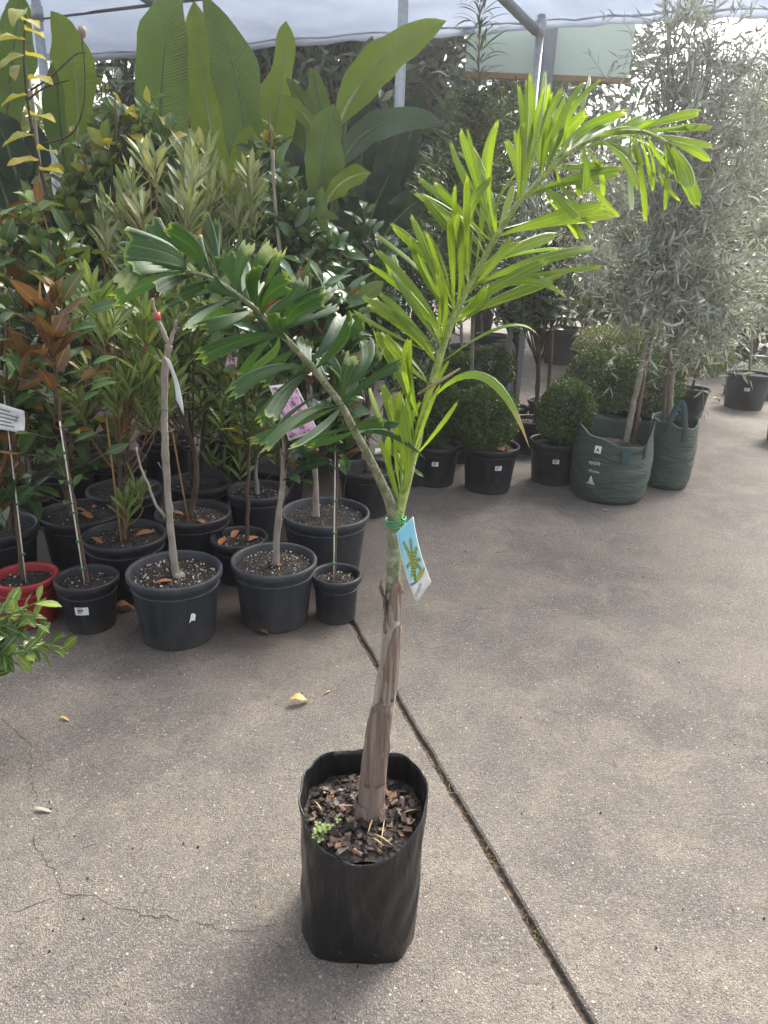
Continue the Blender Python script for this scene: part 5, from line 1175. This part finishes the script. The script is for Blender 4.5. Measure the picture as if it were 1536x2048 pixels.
def olive_crown(root, org, trunk, crowns, nbr, per, seed, Y0, Y1, r0, r1, trunk_z, max_ind=0):
    rng = np.random.default_rng(seed); A = px_path(trunk, Y0, Y1); A[0][2] = trunk_z; A = smooth_path(A, 6); At, rt = knobbly(A, r0, r1, rng, .05, .002)
    MB().tube(At, rt, 9).build('trunk', plain('olive_bark', (.27, .245, .19), .8, (.15, .135, .10), 30, .2, bmp=.4, bscale=60), root, org)
    br = []; bm = MB()
    for (cx, cy, rx, ry, dz) in crowns:
        Y = Y1 + dz; c = P(cx, cy, Y); s = S(cx, cy, Y); rr_ = np.array([rx * s, rx * s * .8, ry * s]); nb = max(3, int(nbr * rx * ry / sum(q[2] * q[3] for q in crowns)))
        for q in ellip_pts(rng, c, rr_, nb, .25):
            low = [i for i in range(len(A) // 3, len(A)) if A[i][2] < q[2] + .15] or [len(A) // 2]; st = A[low[int(len(low) * rng.uniform(.2, .999))]]; d = np.linalg.norm(q - st)
            B = bez(st, (st + q) / 2 + np.array([0, 0, .18 * d]) + rng.normal(0, .05, 3), q - np.array([0, 0, rng.uniform(-.05, .12) * d]), 11); bm.tube(B, np.linspace(.0055, .0014, 11), 4); br.append(B[5:])
            for _ in range(3):
                j = rng.integers(4, 9); q2 = B[j] + rng.normal(0, .16, 3) + np.array([0, 0, -.01]); B2 = bez(B[j], (B[j] + q2) / 2 + rng.normal(0, .02, 3), q2, 7); bm.tube(B2, np.linspace(.0025, .001, 7), 4); br.append(B2)
    tag(bm.build('crown_twig', plain('olive_twig', (.24, .235, .18), .7, (.17, .165, .12), 30), root, org), kind='stuff')
    pos, D, L = branch_leaves(br, 'olive', rng, per, .05, .75, .1, 2)
    leaves(root, 'olive', pos, D, L, rng, org, max_ind, .7)
r_, o_, H_, R_, rad_, rz_, bg_, strap_ = green_bag('olive tree in the nearer green bag printed with white lettering', 1157, 1306, 1012, 852, 1, .40)
strap_(1.9, 2.9, .06); strap_(-.95, .15, .05); 
MB().box((R_ * .98 * math.cos(-1.55), R_ * 1.0 * math.sin(-1.55) - .002, H_ * .70), (.05, .006, .09)).build('strap_stitching', WEB, bg_, smooth=False)
# white printing on the left of the bag's front
def bag_print(u0, v0, txt=None, size=.03, poly=None):
    def on(u, v, off=.006): a = -1.57 - .62 + u / R_; k = v / H_; r = rad_(a, min(.99, k)) + off; return np.array([r * math.cos(a), r * math.sin(a), v])
    if txt:
        cu = bpy.data.curves.new('t', 'FONT'); cu.body = txt; ob = bpy.data.objects.new('t', cu); col.objects.link(ob); dg = bpy.context.evaluated_depsgraph_get(); me = bpy.data.meshes.new_from_object(ob.evaluated_get(dg)); bpy.data.objects.remove(ob)
        for v in me.vertices: v.co = Vector(on(u0 + v.co.x * size, v0 + v.co.y * size))
        me.materials.clear(); me.materials.append(WHITE); return link('lettering', me, bg_)
    return MB().add([on(u0 + a * size, v0 + b * size, o) for a, b, o in [(q[0], q[1], q[2] + .002) for q in poly[0]]], poly[1]).build('printed_mark', poly[2], bg_, smooth=False)
zt_ = H_ * .70
bag_print(-.035, zt_, size=.04, poly=([(0, 0, .004), (1, 0, .004), (1, 1.1, .004), (0, 1.1, .004)], [(0, 1, 2, 3)], WHITE))
bag_print(-.035, zt_, size=.04, poly=([(.5, .88, .006), (.2, .18, .006), (.5, .42, .006), (.8, .18, .006)], [(0, 1, 2), (0, 2, 3)], plain('bag_green_ink', (.02, .05, .04), .6)))
bag_print(-.058, H_ * .545, 'appit', .036)
bag_print(-.052, H_ * .44, '45 Litre', .021)
tv = []; tf = []
for k in range(4): w_, y_ = .16 + .1 * k, .95 - .2 * k; b = len(tv); tv += [(.5 - w_, y_ - .16, .004), (.5 + w_, y_ - .16, .004), (.5 + .05, y_ + .06, .004), (.5 - .05, y_ + .06, .004)]; tf.append((b, b + 1, b + 2, b + 3))
b = len(tv); tv += [(.02, .0, .004), (.98, 0, .004), (.98, .12, .004), (.02, .12, .004)]; tf.append((b, b + 1, b + 2, b + 3))
bag_print(-.055, H_ * .27, size=.052, poly=(tv, tf, WHITE))
olive_crown(r_, o_, [(1252, 880), (1268, 800), (1290, 700), (1312, 580), (1330, 450), (1334, 280), (1338, 60)], [(1330, 330, 170, 190, 0), (1330, 90, 110, 150, .05), (1270, 520, 140, 110, -.05), (1250, 640, 120, 50, -.1), (1400, 470, 130, 150, 0)], 115, 9, 5, o_[1], o_[1] + .15, .020, .008, H_ * .74)
stake(r_, o_, P(1270, 868, o_[1] + .05) * [1, 1, 0] + [0, 0, H_ * .7], P(1336, 455, o_[1] + .15), .0125, TIMBER, 'timber_stake')
r_, o_, H_, R_, rad_, rz_, bg_, strap_ = green_bag('olive tree in the plain green bag at the back right', 1296, 1388, 982, 838, 2, .12)
strap_(-2.2, -1.45, .16); strap_(.8, 1.8, .05)
olive_crown(r_, o_, [(1345, 835), (1343, 760), (1352, 660), (1362, 540), (1378, 420), (1400, 260), (1420, 80)], [(1450, 330, 160, 220, 0), (1420, 90, 130, 150, .1), (1460, 560, 140, 130, -.15), (1430, 690, 120, 50, -.3), (1380, 520, 120, 130, .1), (1410, 780, 50, 40, -.35), (1490, 740, 60, 50, -.3)], 160, 9, 6, o_[1], o_[1] + .1, .019, .008, H_ * .74)
stake(r_, o_, P(1332, 838, o_[1]) * [1, 1, 0] + [0, 0, H_ * .7], P(1350, 500, o_[1] + .02), .0125, TIMBER, 'timber_stake')
def plain_olive(label, pot, trunk, crowns, seed, nbr=110):
    p, H, D = pot_from_px(*pot); org = np.array([p[0], p[1], 0]); root = thing('potted_olive', org, label, 'olive tree', 'olive trees in black pots'); make_pot(root, D, H, PLASTIC, seed=seed, perl=20); pot_label(root, D / 2, H, .78, -2.0, H * .6)
    olive_crown(root, org, trunk, crowns, nbr, 9, seed, org[1], org[1] + .1, .016, .007, H - .045)
plain_olive('olive in black pot at the right edge behind the bags', (1500, 745, 90), [(1500, 745), (1505, 650), (1510, 520), (1515, 380), (1510, 200)], [(1510, 330, 110, 200, 0), (1530, 120, 90, 130, 0), (1520, 560, 90, 120, -.1), (1450, 250, 80, 180, .1), (1470, 80, 80, 100, .1)], 81, 120)
plain_olive('olive half outside the right edge, nearest of the potted olives', (1600, 800, 110), [(1600, 800), (1598, 680), (1592, 520), (1580, 350), (1570, 180)], [(1560, 300, 110, 180, 0), (1540, 520, 90, 120, 0), (1560, 120, 100, 120, 0), (1510, 640, 60, 60, -.1)], 83, 110)
plain_olive('olive standing far back right of the steel column', (1180, 700, 80), [(1180, 700), (1185, 600), (1200, 480), (1215, 350), (1230, 220)], [(1190, 480, 90, 110, 0), (1200, 330, 80, 90, 0), (1150, 580, 70, 70, 0)], 82, 60)
# black carrying trays with small grey shrubs at the right edge
def tray(label, px, seed):
    q = G(*px); org = np.array([q[0], q[1], 0]); root = thing('nursery_tray', org, label, 'tray', 'black trays at right'); W, Dp, H = .46, .34, .10
    m = MB()
    for c, d in (((0, 0, .006), (W, Dp, .012)), ((0, -Dp / 2, H / 2), (W, .008, H)), ((0, Dp / 2, H / 2), (W, .008, H)), ((-W / 2, 0, H / 2), (.008, Dp, H)), ((W / 2, 0, H / 2), (.008, Dp, H))): m.box(c, d)
    m.build('tray_body', PLASTIC2, root, smooth=False)
    r = MB()
    for c, d in (((0, -Dp / 2 - .01, H), (W + .04, .03, .012)), ((0, Dp / 2 + .01, H), (W + .04, .03, .012)), ((-W / 2 - .01, 0, H + .002), (.03, Dp, .012)), ((W / 2 + .01, 0, H + .002), (.03, Dp, .012))): r.box(c, d)
    r.build('tray_lip', PLASTIC2, root, smooth=False)
    return org, W, Dp
for k, (px, lab) in enumerate([((1500, 795), 'black plastic tray of small pots at the right edge'), ((1640, 800), 'second black tray beyond the right edge of view')][:1]):
    to, W, Dp = tray(lab, px, k)
    for q in range(6):
        off = np.array([(-.15 + .15 * (q % 3)), (-.08 + .16 * (q // 3)), .014]); root = thing('small_shrub', to + off, 'small grey-green shrub in black pot, %s of the tray' % ['front left', 'front middle', 'front right', 'back left', 'back middle', 'back right'][q], 'potted plant', 'small shrubs in the black tray')
        make_pot(root, .145, .15, PLASTIC, n=24, perl=0, seed=q, feet=False); rg = np.random.default_rng(900 + q); c = np.array([0, 0, .32]); br = []
        for w_ in ellip_pts(rg, c, np.array([.12, .12, .14]), 16, .4): br.append(bez(np.array([0, 0, .14]), c * .6, w_, 6))
        bm = MB(); [bm.tube(b, .0018, 4) for b in br]; tag(bm.build('crown_twig', TWIG, root), kind='stuff')
        pos, D, L = branch_leaves(br, 'olive', rg, 16, .2, .7, .2, 2, .8); leaves(root, 'olive', pos + to + off, D, L, rg, to + off, 0, .7)

# ------------------------------------------------------------------ middle right: standards, podocarpus, back pots
potted('standard_tree', 'standard tree with bare brown stem beside the rounded box', (1066, 838, 86), [(1072, 842), (1076, 760), (1077, 690), (1075, 640)], [(1070, 590, 85, 60, 0), (1110, 540, 60, 70, .05), (1060, 510, 80, 70, .1)], 'scheff', 44, 10, cat='standard tree', group='standard trees with bare stems', bark=BARKBR, r0=.021, r1=.016, seed=40, whorl=3, fwd=.3, lscale=.85, max_ind=260, perl=80)
potted('standard_tree', 'standard tree with bare brown stem behind the front box ball', (1030, 812, 60), [(1028, 810), (1033, 740), (1036, 680), (1036, 630)], [(1020, 590, 70, 60, 0), (990, 540, 60, 70, .05), (1030, 520, 80, 70, .1)], 'scheff', 40, 10, cat='standard tree', group='standard trees with bare stems', bark=BARKBR, r0=.019, r1=.015, seed=41, whorl=3, fwd=.3, lscale=.85, max_ind=260, perl=80)
MG = 'pots standing along the back'
potted('potted_tree', 'tree with straight trunk in the back pot right of the bright frond', (932, 690, 66), [(924, 692), (922, 640), (920, 580), (930, 500)], [(900, 520, 70, 80, 0), (960, 500, 70, 80, .1), (880, 600, 50, 60, .1)], 'glossy', 46, 9, group=MG, bark=BARKGREY, r0=.022, r1=.014, seed=42, perl=20, lscale=.8, max_ind=150)
potted('potted_tree', 'tree in a black pot behind the standard stems, left one', (985, 668, 64), [(965, 670), (962, 620), (960, 520)], [(985, 470, 80, 90, 0), (1010, 400, 70, 80, .1)], 'glossy', 44, 9, group=MG, bark=BARKGREY, r0=.018, r1=.01, seed=43, perl=20, lscale=.8, max_ind=150)
potted('potted_tree', 'shrub in a black pot seen between the two standard stems', (1018, 690, 66), [(1016, 690), (1020, 640), (1030, 560)], [(1050, 460, 80, 90, .1), (1110, 470, 70, 90, .1)], 'glossy', 44, 9, group=MG, bark=BARKGREY, r0=.014, r1=.008, seed=44, perl=20, lscale=.8, max_ind=150)
potted('potted_tree', 'dark potted bush right of the standard stems at the back', (1130, 655, 90), [(1130, 655), (1132, 600), (1140, 520)], [(1140, 540, 70, 80, 0), (1180, 600, 60, 50, 0), (1150, 430, 70, 80, .1)], 'glossy', 44, 9, group=MG, r0=.014, r1=.008, seed=45, perl=0, lscale=.7, max_ind=150)
def podo():
    Y = 5.4; b = P(966, 520, Y); org = np.array([b[0], Y, 0]); root = thing('podocarpus_tree', org, 'slender tree with tiers of long narrow drooping leaves under the canopy', 'tree'); make_pot(root, .4, .34, PLASTIC, perl=0, seed=3)
    rng = np.random.default_rng(9); top = P(960, 8, Y); A = np.linspace(org + [0, 0, .3], top, 24); MB().tube(A, np.linspace(.018, .005, 24), 7).build('trunk', BARKGREY, root, org)
    br = [A[4:]]; bm = MB(); pos = []; D = []; L = []
    for i in range(30):
        f = i / 29; z = A[6][2] + (top[2] - A[6][2]) * f; c = np.array([np.interp(z, A[:, 2], A[:, 0]), Y, z]); w = .10 + .04 * rng.random()
        for q in range(9):
            a = q * .7 + i * .5; d = np.array([math.cos(a), math.sin(a), .55]); pos.append(c + d * .012); D.append(d); L.append(rng.uniform(.15, .25))
        if f < .72:
            for q in range(5):
                a = rng.uniform(0, 6.28); Lb = rng.uniform(.15, .48) * (1.1 - f); e = c + np.array([math.cos(a), math.sin(a), .45]) * Lb; B = bez(c, (c + e) / 2 + [0, 0, .03], e, 6); bm.tube(B, [.005, .004, .0035, .003, .0025, .002], 4)
                for t in range(11):
                    a2 = rng.uniform(0, 6.28); pos.append(B[min(5, 1 + t // 2)]); D.append(np.array([math.cos(a2), math.sin(a2), .35])); L.append(rng.uniform(.12, .22))
    tag(bm.build('crown_twig', GREENSTEM, root, org), kind='stuff'); leaves(root, 'podo', np.array(pos), np.array(D), np.array(L), rng, org, 300, .3)
podo()
back_r = [('fine-leaved tree behind the pale green screen and bright frond tips', 1110, 6.0, [(1130, 230, 60, 60, 0), (1090, 330, 90, 90, 0), (1180, 330, 80, 80, 0), (1120, 440, 110, 80, 0)], 'olive', 70), ('bushy narrow-leaved tree around the slender tiered one', 900, 5.9, [(900, 260, 60, 80, 0), (880, 380, 80, 90, 0), (1010, 260, 60, 90, 0), (1020, 380, 80, 90, 0), (900, 480, 80, 60, 0)], 'podo', 64)]
for k, (lab, x, Y, cr, kd, nb) in enumerate(back_r):
    b = P(x, 700, Y); q = np.array([b[0], Y, .28]); pr = P_to_px(q)
    potted('potted_tree', lab, (pr[0], pr[1], .36 / S(pr[0], pr[1], Y)), [tuple(pr), (x, 500), (x, 330)], cr, kd, nb, 14, group=MG, seed=95 + k, r0=.018, r1=.008, perl=0, max_ind=100, up=.4, whorl=2 if kd == 'olive' else 1)

# ------------------------------------------------------------------ trees beyond
def far_tree(label, x, Y, h, r, kind, seed, n=5200, zc=None):
    rng = np.random.default_rng(seed); org = np.array([x, Y, 0.0]); root = thing('background_tree', org, label, 'tree', 'trees beyond the canopy')
    MB().tube(smooth_path(np.array([(0, 0, 0), (.1, 0, h * .3), (-.05, .1, h * .62), (.1, 0, h * .9)]), 5), np.linspace(.16, .05, 16), 9).build('trunk', BARKBR, root)
    c = org + np.array([0, 0, zc or h * .58]); rr_ = np.array([r, r * .8, h * .45]); bm = MB(); pos = []; D = []
    for q in ellip_pts(rng, c, rr_, 46, .3):
        st = org + np.array([0, 0, rng.uniform(.25, .7) * h]); B = bez(st, (st + q) / 2 + [0, 0, .3], q, 7); bm.tube(B, np.linspace(.05, .012, 7), 5)
        m = n // 46; cl = q + rng.normal(0, 1, (m, 3)) * np.array([.42, .42, .30]) * (r / 1.8); pos.append(cl); D.append(rng.normal(0, 1, (m, 3)) + (cl - c) * .3 + np.array([0, 0, -.4]))
    tag(bm.build('crown_limb', TWIG, root, org), kind='stuff'); pos = np.concatenate(pos); D = np.concatenate(D); leaves(root, kind, pos, D, rng.uniform(*KIND[kind][2], len(pos)), rng, org, 0, .8)
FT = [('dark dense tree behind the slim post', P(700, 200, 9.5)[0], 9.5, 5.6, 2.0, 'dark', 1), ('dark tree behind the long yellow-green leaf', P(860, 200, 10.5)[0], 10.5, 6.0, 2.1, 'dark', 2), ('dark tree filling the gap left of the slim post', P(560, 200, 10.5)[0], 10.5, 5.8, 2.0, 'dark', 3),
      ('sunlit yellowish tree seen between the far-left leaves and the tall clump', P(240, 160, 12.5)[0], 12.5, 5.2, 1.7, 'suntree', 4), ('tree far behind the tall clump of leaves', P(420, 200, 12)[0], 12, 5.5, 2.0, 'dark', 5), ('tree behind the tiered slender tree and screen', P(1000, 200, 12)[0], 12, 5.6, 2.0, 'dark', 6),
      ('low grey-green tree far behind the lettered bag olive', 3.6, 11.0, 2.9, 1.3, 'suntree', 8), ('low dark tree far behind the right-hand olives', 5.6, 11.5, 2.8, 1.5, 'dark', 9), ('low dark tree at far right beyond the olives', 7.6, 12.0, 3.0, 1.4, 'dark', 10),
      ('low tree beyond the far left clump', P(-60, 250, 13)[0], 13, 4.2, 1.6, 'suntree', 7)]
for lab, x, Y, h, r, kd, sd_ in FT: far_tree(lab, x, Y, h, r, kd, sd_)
# hedge screen far behind, closing the view at ground level
def far_hedge(label, x0, x1, Y, h, kind, seed, n):
    rng = np.random.default_rng(seed); org = np.array([(x0 + x1) / 2, Y, 0.0]); root = thing('background_hedge', org, label, 'hedge', 'hedges closing the view'); W = (x1 - x0) / 2
    bm = MB()
    for _ in range(40): x = rng.uniform(-W, W); bm.tube([(x, 0, 0), (x + rng.normal(0, .1), 0, h * .5), (x + rng.normal(0, .2), rng.normal(0, .2), h * .9)], [.03, .02, .01], 5)
    tag(bm.build('hedge_stem', TWIG, root), kind='stuff')
    pos = np.stack([rng.uniform(-W, W, n), rng.normal(0, .3, n), rng.uniform(.1, 1, n) ** .9 * h * (1 + .08 * np.sin(rng.uniform(-W, W, n) * 3))], 1) + org; leaves(root, kind, pos, rng.normal(0, 1, (n, 3)) + np.array([0, -.3, .1]), rng.uniform(.12, .2, n), rng, org, 0, .8)
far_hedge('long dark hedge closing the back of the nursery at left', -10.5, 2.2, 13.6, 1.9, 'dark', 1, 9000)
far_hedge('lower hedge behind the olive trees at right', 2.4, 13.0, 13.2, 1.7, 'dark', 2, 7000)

# ------------------------------------------------------------------ litter
def fallen(label, px, L, rz, mat, seed, curl=1.2, wr=.42):
    V, Q, UV = leaf_template(prof_ell, 8, .55, curl, .3, seed); C = np.stack([V[:, 0] - .5, V[:, 1] * wr, V[:, 2] + V[:, 3] * wr], 1) * L; C[:, 2] -= C[:, 2].min(); q = G(*px)
    o = link('fallen_leaf', np_mesh('fallen_leaf', C, Q, mat, UV, np.zeros(len(V))), None, (q[0], q[1], .0015)); o.rotation_euler = (0, 0, rz); md = o.modifiers.new('t', 'SOLIDIFY'); md.thickness = .0008; return tag(o, label, 'leaf', 'dry leaves lying on the concrete')
fallen('curled tan leaf on the concrete left of the palm stem', (600, 1408), .075, .35, TANLEAF, 1)
fallen('small pale sliver of leaf above the curled tan leaf', (656, 1385), .028, .9, TANLEAF, 2, .4, .25)
fallen('narrow pale leaf at the end of the left crack', (86, 1623), .055, -.1, plain('pale_dead_leaf', (.36, .31, .24), .7), 3, .4, .2)
fallen('small forked straw-coloured leaf at left on the concrete', (130, 1440), .04, -.35, TANLEAF, 4, .5, .25)
fallen('brown dead leaf beside the small bar-coded pot', (252, 1222), .09, .3, DEADLEAF, 5)
fallen('brown dead leaf under the front pot near centre', (528, 1270), .06, -.3, plain('dark_dead_leaf', (.12, .06, .035), .7), 6)
fallen('tan leaf on the ground right of the second green bag', (1432, 805), .12, .2, TANLEAF, 7)
fallen('pale bit of leaf in front of the lettered green bag', (1210, 1022), .05, .5, TANLEAF, 8, .5, .3)
lit = MB(); rr = random.Random(12)
for _ in range(420):
    x, y = rr.uniform(0, 1536), rr.uniform(1000, 2048); q = G(x, y); a = rr.uniform(0, 3.14); L = rr.choice([.004, .006, .008, .012, .022]); c = np.array([q[0], q[1], .0018]); d = np.array([math.cos(a), math.sin(a), 0]) * L
    lit.tube([c - d, c + [0, 0, .0015], c + d], [.0005, .0009, .0004], 4)
tag(lit.build('straw_litter', plain('litter_straw', (.36, .29, .20), .8, (.16, .12, .09), 3)), 'fine straw and twig bits scattered on the concrete', 'litter', kind='stuff')
spk = MB()
for _ in range(60):
    x, y = rr.uniform(0, 1536), rr.uniform(1000, 2048); q = G(x, y); s = rr.uniform(.002, .005); spk.box((q[0], q[1], .002), (s, s * rr.uniform(.6, 1.5), .003), rr.uniform(0, 3))
tag(spk.build('dark_crumb', plain('dark_crumb', (.02, .017, .015), .9), smooth=False), 'dark crumbs of bark strewn on the concrete', 'litter', kind='stuff')
wd = MB()
for _ in range(85):
    f = rr.choice([rr.gauss(.55, .02), rr.gauss(.72, .02), rr.gauss(.86, .02), rr.random()]); c = ja + (jb - ja) * f + jn * rr.uniform(-.011, .011); a = rr.uniform(0, 6.28); L = rr.uniform(.006, .02); d = np.array([math.cos(a) * L, math.sin(a) * L, rr.uniform(.003, .014)])
    wd.tube([c + [0, 0, -.017], c + d * .6 + [0, 0, -.01], c + d + [0, 0, -.013]], [.0008, .0007, .0003], 4)
tag(wd.build('joint_weed', plain('weed_straw', (.20, .19, .06), .8, (.25, .18, .10), 9)), 'thin weeds and straw in the open joint', 'weed', kind='stuff')

# ------------------------------------------------------------------ added thin volume: imitates lens glare and lifts the dark background
hz = MB().box((0, 95, 4.0), (310, 320, 10.2)).build('glare_veil', None, smooth=False)
hm = bpy.data.materials.new('glare_veil_volume'); hm.use_nodes = True; hn = hm.node_tree.nodes; hn.remove(hn['Principled BSDF'])
pv = hn.new('ShaderNodeVolumePrincipled'); pv.inputs['Color'].default_value = (.96, .97, 1, 1); pv.inputs['Density'].default_value = .0075; pv.inputs['Anisotropy'].default_value = .76
hm.node_tree.links.new(pv.outputs[0], hn['Material Output'].inputs['Volume']); hz.data.materials.append(hm)
tag(hz, 'thin pale veil added over the whole yard to imitate lens glare', 'glare_veil', kind='stuff')
